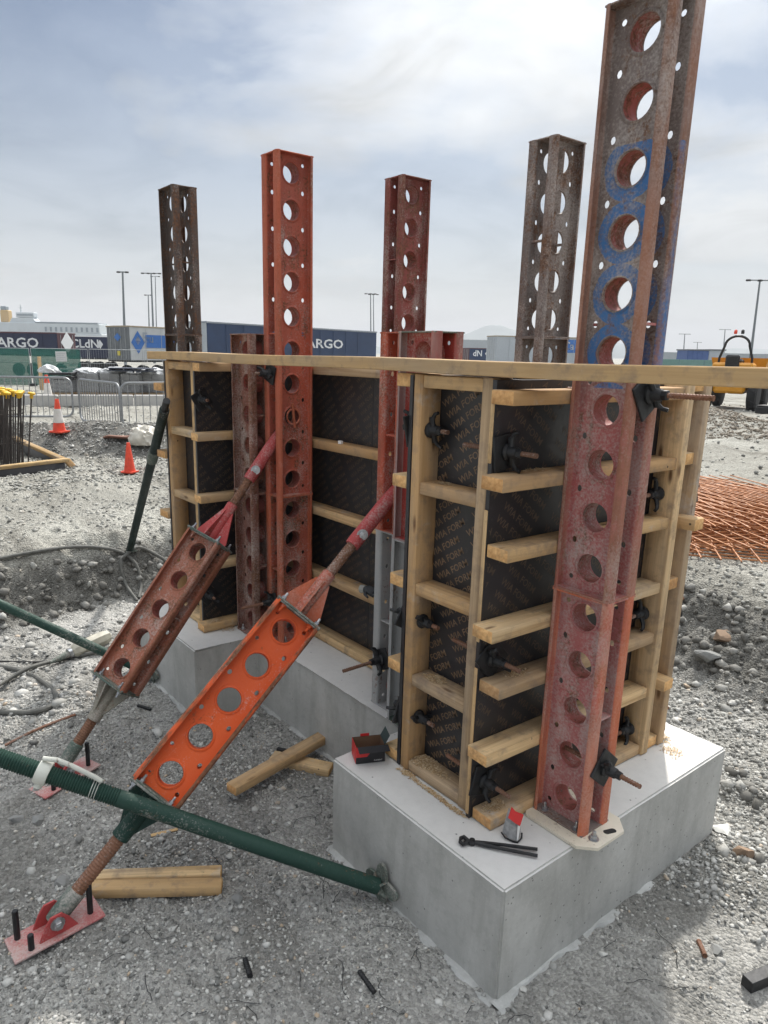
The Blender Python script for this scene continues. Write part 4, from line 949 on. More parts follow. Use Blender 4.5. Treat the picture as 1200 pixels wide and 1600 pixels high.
# ------------------------------------------------------------------ sawdust
def sawdust():
    g = G('sawdust'); at_ = g.N('ShaderNodeAttribute'); at_.attribute_name = 'tint'; m = g.done(g.ramp(at_.outputs['Fac'], (0, (.36, .22, .10)), (.6, (.58, .42, .24)), (1, (.70, .58, .40))), .9)
    V = []; F = []; T = []; r_ = np.random.default_rng(5)
    spots = [(-.665, .250, .0495, .055, .040, 900, .018), (-.60, .245, .0495, .07, .03, 260, .003), (-.63, .255, .4425, .050, .03, 420, .007), (-.64, .26, 1.2375, .045, .025, 180, .004), (-.70, .185, .0005, .05, .02, 260, .004), (-.55, .180, .0005, .10, .012, 350, .003), (-.42, .175, .0005, .07, .012, 260, .003),
             (-.29, .26, .0495, .03, .05, 420, .008), (-.29, .33, .580, .025, .05, 280, .004), (-.24, 1.33, .0005, .05, .045, 420, .006), (-.14, .62, .0005, .04, .04, 70, .0), (-.29, .95, .0495, .03, .08, 200, .003), (-.13, 1.27, .0005, .05, .05, 140, .002), (-2.62, .25, .0525, .03, .05, 260, .004), (-2.58, .32, .001, .05, .05, 200, .003), (-.29, .35, 1.330, .025, .06, 160, .003)]
    for cx, cy, cz, sx, sy, n, hgt in spots:
        a = r_.normal(size=(n, 2))*.55; a = a[np.hypot(a[:, 0], a[:, 1]) < 1.25]
        for dx, dy in a:
            rr = math.hypot(dx, dy); x = cx+dx*sx; y = cy+dy*sy; z = cz+hgt*max(0, 1-rr)*r_.random()+.0006
            l = .0018+.0035*r_.random(); w = .0012+.0012*r_.random(); th = r_.random()*6.28; ti = r_.normal()*.35
            c, s = math.cos(th), math.sin(th); b = len(V)
            for p, q in ((-l, -w), (l, -w), (l, w), (-l, w)): V.append((x+p*c-q*s, y+p*s+q*c, z+abs(p*ti)))
            V.append((x, y, z+.0012)); tt = r_.random(); T += [tt]*5
            F += [(b, b+1, b+4), (b+1, b+2, b+4), (b+2, b+3, b+4), (b+3, b, b+4)]
    me = big_mesh('sawdust', V, F, m, {'tint': T}); o = bpy.data.objects.new('sawdust', me); COL.objects.link(o); tag(o, 'pale sawdust heaped on the noggings and the block', 'sawdust', kind='stuff')
sawdust()
# ------------------------------------------------------------------ hoses and the poker vibrator
HOSE = plain('hose_rubber', (.115, .115, .105), .7, 0, .25, 30); CAB = plain('cable_black', (.02, .02, .02), .6)
def smooth_pts(P, n=8):
    P = [Vector(p) for p in P]; out = []
    for i in range(len(P)-1):
        a, b, c, d = P[max(i-1, 0)], P[i], P[i+1], P[min(i+2, len(P)-1)]
        for k in range(n):
            t_ = k/n; out.append(.5*((2*b)+(c-a)*t_+(2*a-5*b+4*c-d)*t_*t_+(3*b-a-3*c+d)*t_**3))
    return out+[P[-1]]
def hose(label, px, r, mat, lifts=None, cat='hose', name='hose'):
    P = [ghit(x, y, r*.8+(lifts[i] if lifts else 0)) for i, (x, y) in enumerate(px)]
    o = MB().tube(smooth_pts(P), r, 10).build(name, mat); return tag(o, label, cat)
def hose3(label, pts, r, mat, cat='hose', name='hose'):
    o = MB().tube(smooth_pts([at(*p) for p in pts]), r, 10).build(name, mat); return tag(o, label, cat)
hose('grey rubber hose looping over the left bank behind the rusty strut', [(-30, 882), (60, 866), (130, 858), (185, 862), (212, 885), (220, 915), (217, 935)], .0155, HOSE, [0, .01, .02, .02, .02, .0, 0])
hose('grey hose loop standing up beside the rusty strut', [(214, 940), (196, 915), (189, 885), (196, 868), (215, 860), (238, 866), (262, 885), (282, 905)], .0145, HOSE, [0, .02, .04, .05, .05, .03, .01, 0])
hose('thick grey hose coiled at the left edge on the pit floor', [(-25, 1040), (25, 1047), (65, 1065), (88, 1088), (80, 1105), (40, 1114), (-25, 1112)], .017, HOSE, [.0, .0, .0, .0, 0, 0, 0])
hose('grey hose running from the vibrator to the left edge', [(-25, 1085), (10, 1065), (50, 1042), (100, 1030), (150, 1020), (170, 1012)], .0145, HOSE, [.02, .015, .01, .01, .01, .01])
hose('thin black cable along the pit floor at the left', [(-20, 1035), (30, 1036), (75, 1034), (100, 1022)], .006, CAB, None, 'cable', 'cable')
hose('thin dark rod on the gravel beyond the green prop thread', [(8, 1166), (60, 1140), (118, 1118)], .008, S_ROD, [.01, .01, .01], 'rod', 'steel_rod')
def vibrator():
    a = Vector(ghit(112, 1020, .04)); b = Vector(ghit(172, 992, .06)); u = (b-a).normalized(); vm = plain('vibrator_cream', (.42, .40, .33), .55, 0, .2, 20); t = thing('concrete_vibrator', 'cream concrete vibrator motor lying behind the rusty strut', 'vibrator', tuple(ghit(140, 1022)))
    M = frame(a, u, z=(0, 0, 1)) @ Matrix.Rotation(rad(90), 4, 'Y'); L = (b-a).length
    MB().lathe([(.030, 0), (.052, .03), (.056, .06), (.056, L*.8), (.045, L*.95), (.02, L)], 8).build('housing', vm, t, M)
    MB().lathe([(.036, -.025), (.036, 0)], 14).build('clamp_ring', S_ZINC, t, M); MB().lathe([(.012, -.16), (.018, -.1), (.028, -.025)], 12).build('cable_sleeve', S_GRND, t, M)
vibrator()
# ------------------------------------------------------------------ tie-wire scraps and bits on the ground
def wires():
    mb = MB(); r_ = random.Random(8)
    for k in range(90):
        px, py = r_.uniform(180, 1080), r_.uniform(1130, 1590); p = ghit(px, py, .004)
        if not outside_base(np.array(p[0]), np.array(p[1]), .03): continue
        a = r_.random()*6.28; pts = [Vector(p)]; l = r_.uniform(.012, .03)
        for i in range(r_.randint(3, 8)):
            a += r_.uniform(-.7, .7); q = pts[-1]+Vector((math.cos(a)*l, math.sin(a)*l, 0)); q.z = float(H(q.x, q.y))+.004+.006*r_.random(); pts.append(q)
        if all(bool(outside_base(np.array(q.x), np.array(q.y), .01)) for q in pts): mb.tube(pts, .0013, 4)
    o = mb.build('wire_scraps', S_BLK); tag(o, 'scraps of thin black tying wire strewn over the gravel', 'wire', kind='stuff')
wires()
def ground_bit(name, label, pa, pb, r, mat, cat='offcut', sq=False):
    a, b = Vector(ghit(*pa, r)), Vector(ghit(*pb, r)); L = (b-a).length; M = frame(a, b-a, z=(0, 0, 1))
    o = (MB().box((0, -r, -r), (L, r, r), .002) if sq else MB().put(MB().lathe(rod_profile(L, r), 8), Matrix.Rotation(rad(90), 4, 'Y'))).build(name, mat, None, M); tag(o, label, cat); return o
ground_bit('rebar_offcut', 'short dark rebar stub near the bottom edge left of the block', (561, 1519), (585, 1551), .009, S_BLK, 'rebar')
ground_bit('rebar_offcut', 'short dark rebar stub lying below the planed offcuts', (383, 1500), (391, 1527), .010, S_BLK, 'rebar')
ground_bit('rebar_offcut', 'short ribbed rebar stub on the gravel right of the block', (1091, 1472), (1101, 1492), .009, S_ROD, 'rebar')
ground_bit('steel_box_offcut', 'black square steel offcut at the right edge of the gravel', (1166, 1540), (1225, 1515), .022, S_BLK, 'steel', True)
ground_bit('plastic_strip', 'black plastic strip behind the slanted timber offcut', (433, 1172), (462, 1178), .010, S_BLK, 'strip', True)
ground_bit('plastic_strip', 'curved black plastic scrap near the far block', (215, 1103), (236, 1110), .008, S_BLK, 'strip', True)
ground_bit('plastic_strip', 'flat black shim on top of the far block corner', (0, 0), (0, 1), .008, S_BLK, 'strip', True) if False else None
def rock(name, label, px, R, mat, seed, flat=.7):
    bm = bmesh.new(); bmesh.ops.create_icosphere(bm, subdivisions=3, radius=1); r_ = np.random.default_rng(seed)
    pl = [(lambda d: d/np.linalg.norm(d))(r_.normal(size=3)) for _ in range(16)]; li = r_.uniform(.45, .8, 16)
    for v in bm.verts:
        q = np.array(v.co[:])
        for d, l in zip(pl, li): q = q-max(q@d-l, 0)*d
        q *= 1+.10*(vnoise(np.array(q[0]*5+9), np.array(q[1]*5+q[2]*3), seed)-.5); q[2] *= flat; v.co = q*R
    me = bpy.data.meshes.new(name); bm.to_mesh(me); bm.free(); finish(me, 12); p = ghit(*px)
    o = link(name, me, mat, None, Matrix.Translation((p[0], p[1], p[2]+R*flat*.3)) @ Matrix.Rotation(r_.random()*6, 4, 'Z')); tag(o, label, 'rock'); return o
ROCK = m_concrete('rock_grey', (.20, .205, .20), (.29, .29, .28)); ROCKB = m_concrete('rock_brown', (.22, .15, .10), (.30, .22, .16)); ROCKW = m_concrete('rock_white', (.55, .55, .52), (.68, .67, .63))
rock('rock', 'brownish rock beside the right corner of the near block', (1163, 1338), .055, ROCKB, 1)
rock('rock', 'white lump of concrete at the right corner of the near block', (1128, 1300), .060, ROCKW, 2, .5)
rock('rock', 'largest grey rock left of the green prop thread', (60, 1285), .042, ROCK, 3); rock('rock', 'grey rock right of the largest one left of the prop', (26, 1283), .035, ROCK, 4)
rock('rock', 'rounded grey rock below the planed offcuts', (369, 1408), .028, ROCK, 5); rock('rock', 'grey rock behind the orange strut foot', (95, 1380), .045, ROCK, 6, .45)
rock('rock', 'flat pale grey rock lying on rubble right of the block', (1118, 1488), .030, ROCK, 7, .5); rock('rock', 'white chip of concrete at the front corner of the block', (818, 1548), .018, ROCKW, 8)
rock('rock', 'grey rock on the right bank under the rebar mesh', (1105, 1030), .09, ROCK, 9); rock('rock', 'brown rock on the right bank below the grey one', (1128, 1000), .08, ROCKB, 10)
# ================================================================== background
def g_at(px, d):
    """ground point in the direction of column px at depth d"""
    p = at(px, 560, d); return np.array([p[0], p[1], float(H0(p[0], p[1]))])
RUST = m_steel('rebar_rust', (.48, .21, .085), (.36, .15, .06), .20, .14)
DRKBAR = plain('rebar_dark', (.05, .042, .038), .7, .2, .3, 20)
# ---- rebar mesh sheets on the right bank
def mesh_sheets():
    bar = {}
    def barmesh(L):
        k = round(L, 1)
        if k not in bar: bar[k] = MB().tube([(0, 0, 0), (k*.5, 0, .01), (k, 0, 0)], .0075, 5).mesh('bar')
        return bar[k]
    names = ['lowest', 'second lowest', 'third lowest', 'fourth lowest', 'fifth lowest', 'fifth highest', 'fourth highest', 'third highest', 'second highest', 'topmost']
    r_ = random.Random(3)
    base = Vector(ghit(1120, 858)); a0 = rad(52)
    for s in range(10):
        an = a0+rad(r_.uniform(-20, 20)); u = Vector((math.cos(an), math.sin(an), 0)); v = Vector((-math.sin(an), math.cos(an), 0))
        o = base+v*(-.2+.06*s+r_.uniform(-.3, .3))+u*(-1.5+r_.uniform(-.15, .15)); z0 = .075+.021*s
        t = thing('rebar_mesh_sheet', '%s rusty rebar mesh sheet in the stack on the right bank' % names[s], 'rebar mesh', (o.x, o.y, z0), 'stacked rusty rebar mesh sheets')
        tx, ty = rad(r_.uniform(-1.2, 1.2)), rad(r_.uniform(-1.2, 1.2))
        B = Matrix.Translation((o.x, o.y, z0)) @ Matrix.Rotation(an, 4, 'Z') @ Matrix.Rotation(tx, 4, 'X') @ Matrix.Rotation(ty, 4, 'Y')
        LX, LY = 3.6, 2.3
        for k in range(int(LY/.11)+1): link('bar', barmesh(LX), RUST, t, B @ Matrix.Translation((-.1, k*.11, 0)))
        for k in range(int(LX/.15)+1): link('bar', barmesh(LY+.2), RUST, t, B @ Matrix.Translation((k*.15, -.1, .016)) @ Matrix.Rotation(rad(90), 4, 'Z'))
mesh_sheets()
# ---- footing form with starter bars at the left
def footing():
    a = Vector(ghit(-40, 748)); b = Vector(ghit(101, 733)); u = (b-a); u.z = 0; u.normalize(); c = Vector(ghit(12, 668)); v = c-b; v.z = 0; v.normalize()
    zt = .10; fm = m_wood('form_board', (.50, .36, .18))
    t = thing('footing_form', 'low timber footing form round the starter bars at the left', 'formwork', (b.x, b.y, 0))
    def brd(p, q, w=.04, h=.26, mat=PLY): return timber('board', t, (p.x, p.y, zt-h/2), (q.x, q.y, zt-h/2), w, h, mat)
    def cap(p, q): return timber('top_rail', t, (p.x, p.y, zt+.026), (q.x, q.y, zt+.026), .10, .05, fm)
    a2 = b-u*3.0; brd(a2, b); cap(a2, b+u*.06); d = b+v*5.2; brd(b+v*.06, d); cap(b+v*.06, d)
    for p in (b-u*1.15, b-u*.10, b-u*2.3):
        q = p-v*.06; timber('peg', t, (q.x, q.y, -.3), (q.x, q.y, zt+.04), .05, .09, WOOD)
    q = b+u*.08+v*.1; timber('brace', t, (q.x, q.y, zt), (q.x+u.x*.2, q.y+u.y*.2, -.15), .04, .09, WOOD)
    cg = thing('rebar_cage', 'dark starter bars with yellow safety caps inside the footing form', 'rebar cage', (b.x-u.x*.9, b.y-u.y*.9, -.2))
    YEL = plain('cap_yellow', (.75, .45, .02), .5); bm = MB().lathe([(.011, 0), (.011, 1.22), (.009, 1.225)], 6).mesh('bar'); cm = MB().lathe([(.022, -.05), (.026, .0), (.048, .006), (.050, .028), (.03, .040)], 10).mesh('safety_cap')
    k = 0; r_ = random.Random(2)
    for row in range(4):
        for i in range(34):
            p = b-u*(.50+.045*i+.012*row)+v*(.30+.42*row); hh = Matrix.Translation((p.x, p.y, -.16)) @ Matrix.Rotation(rad(5+r_.uniform(-2, 2)), 4, tuple(v)) @ Matrix.Rotation(rad(r_.uniform(-2, 2)), 4, tuple(u))
            link('bar', bm, DRKBAR, cg, hh)
            if (i+row) % 3 == 0 or i < 2: link('safety_cap', cm, YEL, cg, hh @ Matrix.Translation((0, 0, 1.22)))
    for z in (.25, .55, .95):
        for row in range(2):
            p = b-u*.45+v*(.34+.55*row); q = b-u*2.5+v*(.34+.55*row); off = -u*(z-(-.16))*.0
            MB().tube([(p.x, p.y, z-.16), (q.x, q.y, z-.16)], .007, 6).build('hoop', DRKBAR, cg)
footing()
# ---- cones
ORG = plain('cone_orange', (.75, .075, .035), .55, 0, .2, 12); CWH = plain('cone_white', (.66, .64, .60), .6, 0, .12, 12)
def cone(label, px, py, h, band):
    p = ghit(px, py); s = h/.75; t = thing('traffic_cone', label, 'traffic cone', tuple(p), 'orange traffic cones')
    T = Matrix.Translation(tuple(p))
    MB().prism([(-.17*s, -.15*s), (-.15*s, -.17*s), (.15*s, -.17*s), (.17*s, -.15*s), (.17*s, .15*s), (.15*s, .17*s), (-.15*s, .17*s), (-.17*s, .15*s)], 0, .035*s, T @ Matrix.Rotation(rad(35), 4, 'Z')).build('base', ORG, t)
    R = lambda z: (.145-.105*z/.75)*s
    def seg(nm, z0, z1, m, e=0): MB().lathe([(R(z0)+e, z0*s), (R(z1)+e, z1*s)], 20).build(nm, m, t, T)
    if band: seg('lower_body', .035, .22, ORG); seg('sleeve', .22, .53, CWH, .003); seg('upper_body', .53, .75, ORG)
    else: seg('body', .035, .75, ORG)
cone('small plain orange cone on the near gravel left of the raker', 203, 739, .42, False)
cone('orange cone with white sleeve on the dark ridge before the barriers', 93, 676, .58, True)
cone('far orange cone with white sleeve behind the left barrier', 76, 630, .86, True)
# ---- crowd barriers
GALV = plain('galvanised', (.27, .28, .29), .45, .5, .15, 20)
def barrier(label, a, b, h=1.05):
    a, b = Vector(a), Vector(b); u = b-a; L = Vector((u.x, u.y, 0)).length; M = frame((a.x, a.y, min(a.z, b.z)), (u.x, u.y, 0), z=(0, 0, 1))
    t = thing('crowd_barrier', label, 'barrier', (a.x, a.y, a.z), 'steel crowd barriers'); rr = .16
    P = []
    for cx, cz, a0 in ((L-rr, h-rr, 90), (L-rr, .2+rr, 0), (rr, .2+rr, -90), (rr, h-rr, -180)):
        for k in range(6): an = rad(a0-90*k/5); P.append((cx+rr*math.cos(an), 0, cz+rr*math.sin(an)))
    P.append(P[0]); MB().tube(P, .024, 8, False).build('frame', GALV, t, M)
    n = max(6, int(L/.125)); bm = MB().tube([(0, 0, .21), (0, 0, h-.01)], .009, 5).mesh('bar')
    for k in range(1, n): link('bar', bm, GALV, t, M @ Matrix.Translation((L*k/n, 0, 0)))
    for x in (.28, L-.28):
        MB().tube([(x, -.28, .0), (x, 0, .22), (x, .28, .0)], .016, 6).build('foot', GALV, t, M)
barrier('left crowd barrier cut off by the frame edge', g_at(-75, 15.2), g_at(108, 15.6)); barrier('middle crowd barrier standing at an angle', g_at(119, 14.9), g_at(183, 13.4)); barrier('right crowd barrier partly behind the timber panel', g_at(185, 13.6), g_at(285, 14.2))
# ---- kerb beam, wrapped pallets, boards, sheet
KC = m_concrete('kerb_concrete', (.44, .43, .41), (.52, .51, .49))
a, b = g_at(-40, 20.5), g_at(262, 22.0); M = frame((a[0], a[1], a[2]), (b[0]-a[0], b[1]-a[1], 0), z=(0, 0, 1)); L_ = float(np.hypot(b[0]-a[0], b[1]-a[1]))
t = thing('kerb_line', 'low concrete kerb blocks in a row behind the barriers', 'kerb', tuple(a))
nk = 5
for k in range(nk): MB().box((L_*k/nk+.012, -.15, 0), (L_*(k+1)/nk-.012, .15, .34), .02).build('kerb_block', KC, t, M)
WRAP = plain('shrink_wrap', (.46, .47, .475), .25, 0, .18, 5, .3); BRK = plain('pallet_blocks', (.19, .19, .185), .8, 0, .25, 6); SHEET = plain('white_sheet', (.55, .56, .565), .35, 0, .06, 4)
def lump(name, mat, parent, c, R, seed):
    bm = bmesh.new(); bmesh.ops.create_icosphere(bm, subdivisions=4, radius=1)
    for v in bm.verts:
        q = np.array(v.co[:]); n_ = 1+.75*float(fbm(np.array(q[0]*2.4+seed), np.array(q[1]*2.4+q[2]*2.1), 5, seed)); q = q*n_*np.array(R); q[2] = max(q[2], -.02); v.co = q
    me = bpy.data.meshes.new(name); bm.to_mesh(me); bm.free(); finish(me, 40); return link(name, me, mat, parent, Matrix.Translation(c))
def pallet(label, px0, px1, d, h=.95, yaw=0.0, sheet=True, seed=1):
    a, b = g_at(px0, d), g_at(px1, d); L = float(np.hypot(*(b-a)[:2])); M = frame(a, (b[0]-a[0], b[1]-a[1], 0), z=(0, 0, 1)); t = thing('wrapped_pallet', label, 'pallet', tuple(a), 'pallets of blocks wrapped in film')
    for y in (0, .45, .9): MB().box((0, y, .0), (L, y+.1, .10)).build('bearer', WOODW, t, M)
    MB().box((0, -.02, .102), (L, 1.02, .125)).build('deck', WOODW, t, M)
    rows, cols = 3, max(2, int(L/.45)); hh = (h-.13)/rows
    for r in range(rows):
        for c in range(cols): MB().box((L*c/cols+.01, .01, .128+hh*r), (L*(c+1)/cols-.012, .98, .128+hh*(r+1)-.012), .015).build('block', BRK, t, M)
    g_ = MB(); n = 14
    q = MB().box((-.012, -.014, .12), (L+.012, 1.0, h+.012), .05); q.build('film', FILM, t, M)
    if sheet: lump('sheet', SHEET, t, M @ Vector((L/2, .5, h+.0)), (L*.52, .55, .20), seed)
def m_film():
    g = G('clear_film'); n = g.noise(g.coord(), 4, 5, .6, 1.0); g.bump(n, .6, .05); g.b.inputs['Alpha'].default_value = .45
    return g.done((.42, .43, .435), .25)
FILM = m_film()
pallet('leftmost wrapped pallet with a black crate on top', 64, 106, 26.5, .62, seed=3, sheet=False); pallet('second wrapped pallet from the left under a white sheet', 110, 151, 27, .86, seed=4); pallet('third wrapped pallet from the left under a white sheet', 153, 184, 27, .88, seed=6); pallet('fourth wrapped pallet, bulging film, dark pallets on top', 186, 215, 27, .86, sheet=False, seed=8); pallet('rightmost wrapped pallet beside the timber panel', 217, 254, 27.5, .86, seed=9)
p = at(72, 583, 26.4); q = at(100, 583, 26.4); M = frame((p[0], p[1], g_at(80, 26.5)[2]+.635), tuple(q-p), z=(0, 0, 1)); t = thing('black_crate', 'black crate lying on the leftmost wrapped pallet', 'crate', M.translation[:])
for z in (0, .13): MB().box((0, .2, z), (.85, .9, z+.09), .01).build('tray', S_BLK, t, M)
lump('white_bag', SHEET, None, Vector(g_at(75, 28.5))+Vector((0, 0, .85)), (.55, .4, .28), 12); tag(bpy.context.scene.objects['white_bag'], 'white plastic sheet bunched behind the black crate', 'sheet')
t = thing('dark_pallet', 'dark blue plastic pallets lying across the right wrapped stacks', 'pallet', tuple(at(170, 580, 27)))
p = at(168, 581, 26.9); q = at(236, 581, 26.9); z_ = g_at(200, 27)[2]+.95; M = frame((p[0], p[1], z_), (q[0]-p[0], q[1]-p[1], 0), z=(0, 0, 1)); DB = plain('dark_blue', (.03, .04, .065), .5)
for x in (0, .84): MB().box((x, -.1, 0), (x+.8, .9, .03)).box((x, -.1, .09), (x+.8, .9, .12)).box((x+.05, 0, .03), (x+.15, .8, .09)).box((x+.6, 0, .03), (x+.7, .8, .09)).build('pallet_deck', DB, t, M)
o = lump('plastic_heap', plain('dirty_sheet', (.55, .52, .45), .5, 0, .2, 9), None, Vector(ghit(225, 696)), (.26, .24, .30), 15); tag(o, 'crumpled dirty white plastic heap beside the far panel', 'plastic sheet')
t = thing('board_pile', 'reddish boards piled on the dark ridge beside the plastic heap', 'boards', tuple(ghit(180, 690)))
for k in range(3): a = ghit(163+3*k, 687+1.5*k); b = ghit(206, 690+2*k); timber('board', t, (a[0], a[1], a[2]+.03+.03*k), (b[0], b[1], b[2]+.05+.03*k), .12, .025, plain('red_board', (.20, .10, .07), .8))
a = g_at(61, 31); o = timber('timber_post', None, a, (a[0], a[1], a[2]+1.45), .13, .13, WOOD2, (1, 0, 0)); tag(o, 'square timber post behind the leftmost wrapped pallet', 'post')
# ---- site fence with green netting
def m_net(name, c, al):
    g = G(name); g.b.inputs['Alpha'].default_value = al; return g.done(c, .7)
NET = m_net('green_netting', (.03, .16, .13), .62); FEN = plain('fence_galv', (.42, .44, .45), .45, .5)
def fence(label, px0, px1, d0, d1, h=1.9, net=0):
    a, b = g_at(px0, d0), g_at(px1, d1); L = float(np.hypot(*(b-a)[:2])); M = frame(a, (b[0]-a[0], b[1]-a[1], 0), z=(0, 0, 1)); t = thing('fence_panel', label, 'fence', tuple(a), 'mesh site fence panels')
    MB().tube([(.03, 0, 0), (.03, 0, h), (L-.03, 0, h), (L-.03, 0, 0)], .021, 6).build('frame', FEN, t, M); MB().tube([(.03, 0, .25), (L-.03, 0, .25)], .015, 6).tube([(.03, 0, h*.62), (L-.03, 0, h*.62)], .012, 6).build('rail', FEN, t, M)
    n = int(L/.12); wm = MB()
    for k in range(1, n): wm.box((L*k/n-.003, -.003, .25), (L*k/n+.003, .003, h))
    wm.build('mesh_wires', FEN, t, M)['kind'] = 'stuff'
    MB().box((-.15, -.3, 0), (.15, .3, .13), .02).build('foot_block', S_BLK, t, M)
    if net: MB().box((.05, -.014, .05), (L*net, -.008, h-.02)).build('netting', NET, t, M)
fence('left site fence panel hung with green netting', -45, 47, 36, 36.5, net=.985); fence('second site fence panel, green netting over most of it', 48, 138, 36.5, 37, net=.86); fence('third site fence panel, bare mesh before the grey trailer', 139, 224, 37, 37.5); fence('fourth site fence panel running behind the timber panel', 225, 312, 37.5, 38)
p = at(86, 549, 35.8); M = frame(p, tuple(at(103, 549, 35.8)-p), z=(0, 0, 1)); t = thing('site_sign', 'white site notice board hung on the green netting', 'sign', tuple(p)); MB().box((0, 0, -.5), (.55, .02, .0), .005).build('board', SHEET, t, M)
mb = MB()
for k in range(4): mb.box((.05, -.0025, -.13-.09*k), (.5-.08*(k % 2), -.0005, -.10-.09*k))
mb.build('printed_lines', plain('sign_print', (.42, .45, .47), .7), t, M)
# ---- trailers
def trailer(label, K, side, rear, L, ztop, H_, mats, texts=(), wheels=True, W_=2.5, name='cargo_trailer', top=None, endstrip=None):
    """K nearest upper corner (world), side/rear horizontal directions away from it"""
    K = Vector(K); s = Vector((side[0], side[1], 0)).normalized(); r = Vector((rear[0], rear[1], 0)); r = (r-s*r.dot(s)).normalized()
    zg = float(H0(K.x, K.y)); M = Matrix(((s.x, r.x, 0, K.x), (s.y, r.y, 0, K.y), (0, 0, 1, 0), (0, 0, 0, 1))); t = thing(name, label, 'trailer', (K.x, K.y, zg), 'parked cargo trailers')
    sm, rm = mats; z0 = ztop-H_
    MB().box((.02, .02, z0), (L, W_, ztop-.03), .02).build('body', sm, t, M)
    e = MB().box((-.012, 0.06, z0+.02), (.019, W_-.06, ztop-.10), .01).build('rear_door', rm, t, M)
    for y in (W_*.5-.006,): MB().box((-.016, y, z0+.05), (-.0125, y+.012, ztop-.15)).build('door_gap', S_BLK, e, M)
    for k in range(1, int(L/1.3)): MB().tube([(k*1.3, -.012, z0+.06), (k*1.3, -.012, ztop-.16)], .012, 5).build('curtain_strap', sm, t, M); MB().box((k*1.3-.03, -.03, z0-.10), (k*1.3+.03, .0, z0+.08)).build('buckle', FEN, t, M)
    for y in (.45, .95, 1.55, 2.05): MB().tube([(-.035, y, z0+.1), (-.035, y, ztop-.15)], .018, 6).build('locking_bar', FEN, e, M)
    MB().box((-.03, -.02, ztop-.10), (L+.01, .02, ztop), .01).box((-.03, .022, ztop-.10), (.0, W_+.02, ztop), .01).build('top_rail', top or rm, t, M)
    MB().box((.0, .0, z0-.12), (L, W_, z0-.005), .01).build('chassis', S_BLK, t, M)
    if wheels:
        for x in (1.3, 2.6, 3.9):
            for y in (.16, W_-.46):
                w = MB().lathe([(.30, 0), (.5, .02), (.52, .06), (.52, .24), (.5, .28), (.30, .30)], 20).build('wheel', RUB, t, M @ Matrix.Translation((x, y, zg+.52)) @ Matrix.Rotation(rad(-90), 4, 'X'))
                MB().lathe([(.28, .06), (.12, .02), (.0, .02)], 14).build('rim', FEN, w, M @ Matrix.Translation((x, y, zg+.52)) @ Matrix.Rotation(rad(-90), 4, 'X')) if False else None
        MB().box((.02, .05, zg+.55), (.10, W_-.05, zg+.70), .01).build('bumper', FEN, t, M)
        MB().box((.35, -.0, zg+.75), (.55, .04, zg+.85)).build('tail_lamp', RED, t, M)
    for (tx, face, x, z, sz, mat) in texts:
        gv, gf = (tx if not isinstance(tx, str) else text_geo(tx, sz, .02)); fl = 1
        if face == 'side':
            # reading direction: to the viewer's right
            rgt = 1 if s.dot(Vector(RT)) > 0 else -1
            wx = (1.75 if sz < 1 else 1.28) if tx == 'CARGO' else .98
            V_ = [(x+rgt*a*wx, -.006, z+b) for a, b, *_ in gv]
        else:
            rgt = 1 if r.dot(Vector(RT)) > 0 else -1
            V_ = [(-.060, x+rgt*a, z+b) for a, b, *_ in gv]
        MB().add([M @ Vector(v) for v in V_], gf).build('lettering', mat, t)
    return t, M
RUB = plain('tyre_rubber', (.02, .02, .021), .8); NAVY = plain('curtain_navy', (.022, .045, .105), .55, 0, .1, 2); NAVY2 = plain('curtain_dark_navy', (.014, .022, .060), .55, 0, .1, 2); TGREY = plain('trailer_grey', (.13, .145, .16), .5, 0, .12, 3); TWHT = plain('trailer_white', (.52, .54, .55), .5, 0, .06, 2); LWHT = plain('lettering_white', (.72, .74, .76), .6, 0, .03); LBLU = plain('lettering_blue', (.045, .16, .46), .6, 0, .05); LPALE = plain('lettering_pale', (.34, .38, .43), .6, 0, .03); TAN = plain('rail_tan', (.33, .28, .20), .6)
MAROON = plain('trailer_maroon', (.09, .035, .045), .5); TPALE = plain('trailer_pale', (.42, .46, .50), .55, 0, .05)
def lat(dl, dd): v = np.array([RT[0], RT[1], 0])*dl+np.array([FW[0], FW[1], 0])*dd; return v
def quad(w, h): return ([(-w/2, -h/2), (w/2, -h/2), (w/2, h/2), (-w/2, h/2)], [(0, 1, 2, 3)])
def rhomb(w, h): return ([(-w/2, 0), (0, -h/2), (w/2, 0), (0, h/2)], [(0, 1, 2, 3)])
# middle navy trailer
K = at(323.5, 501.5, 36); e_ = at(589, 518.2, 48); sd = e_-K; Lm = float(np.hypot(sd[0], sd[1])); zt = float(K[2])
def xside(K, sd, px):  # distance along the side where column px crosses
    s = np.array([sd[0], sd[1]])/np.hypot(sd[0], sd[1]); r = ray(px, 540); A = np.array([[s[0], -r[0]], [s[1], -r[1]]]); return float(np.linalg.solve(A, np.array([CAM[0]-K[0], CAM[1]-K[1]]))[0])
xm = (xside(K, sd, 452)+xside(K, sd, 545))/2
d_ = 45.0; zl = float(at(518, 538.5, 45.5)[2])
trailer('long navy cargo trailer behind the orange-red soldier', K, sd, lat(-1, 1), Lm, zt, 2.95, (NAVY, TPALE), [('CARGO', 'side', xm, zl, .74, LWHT)], wheels=False, top=plain('rail_grey', (.25, .28, .32), .5))
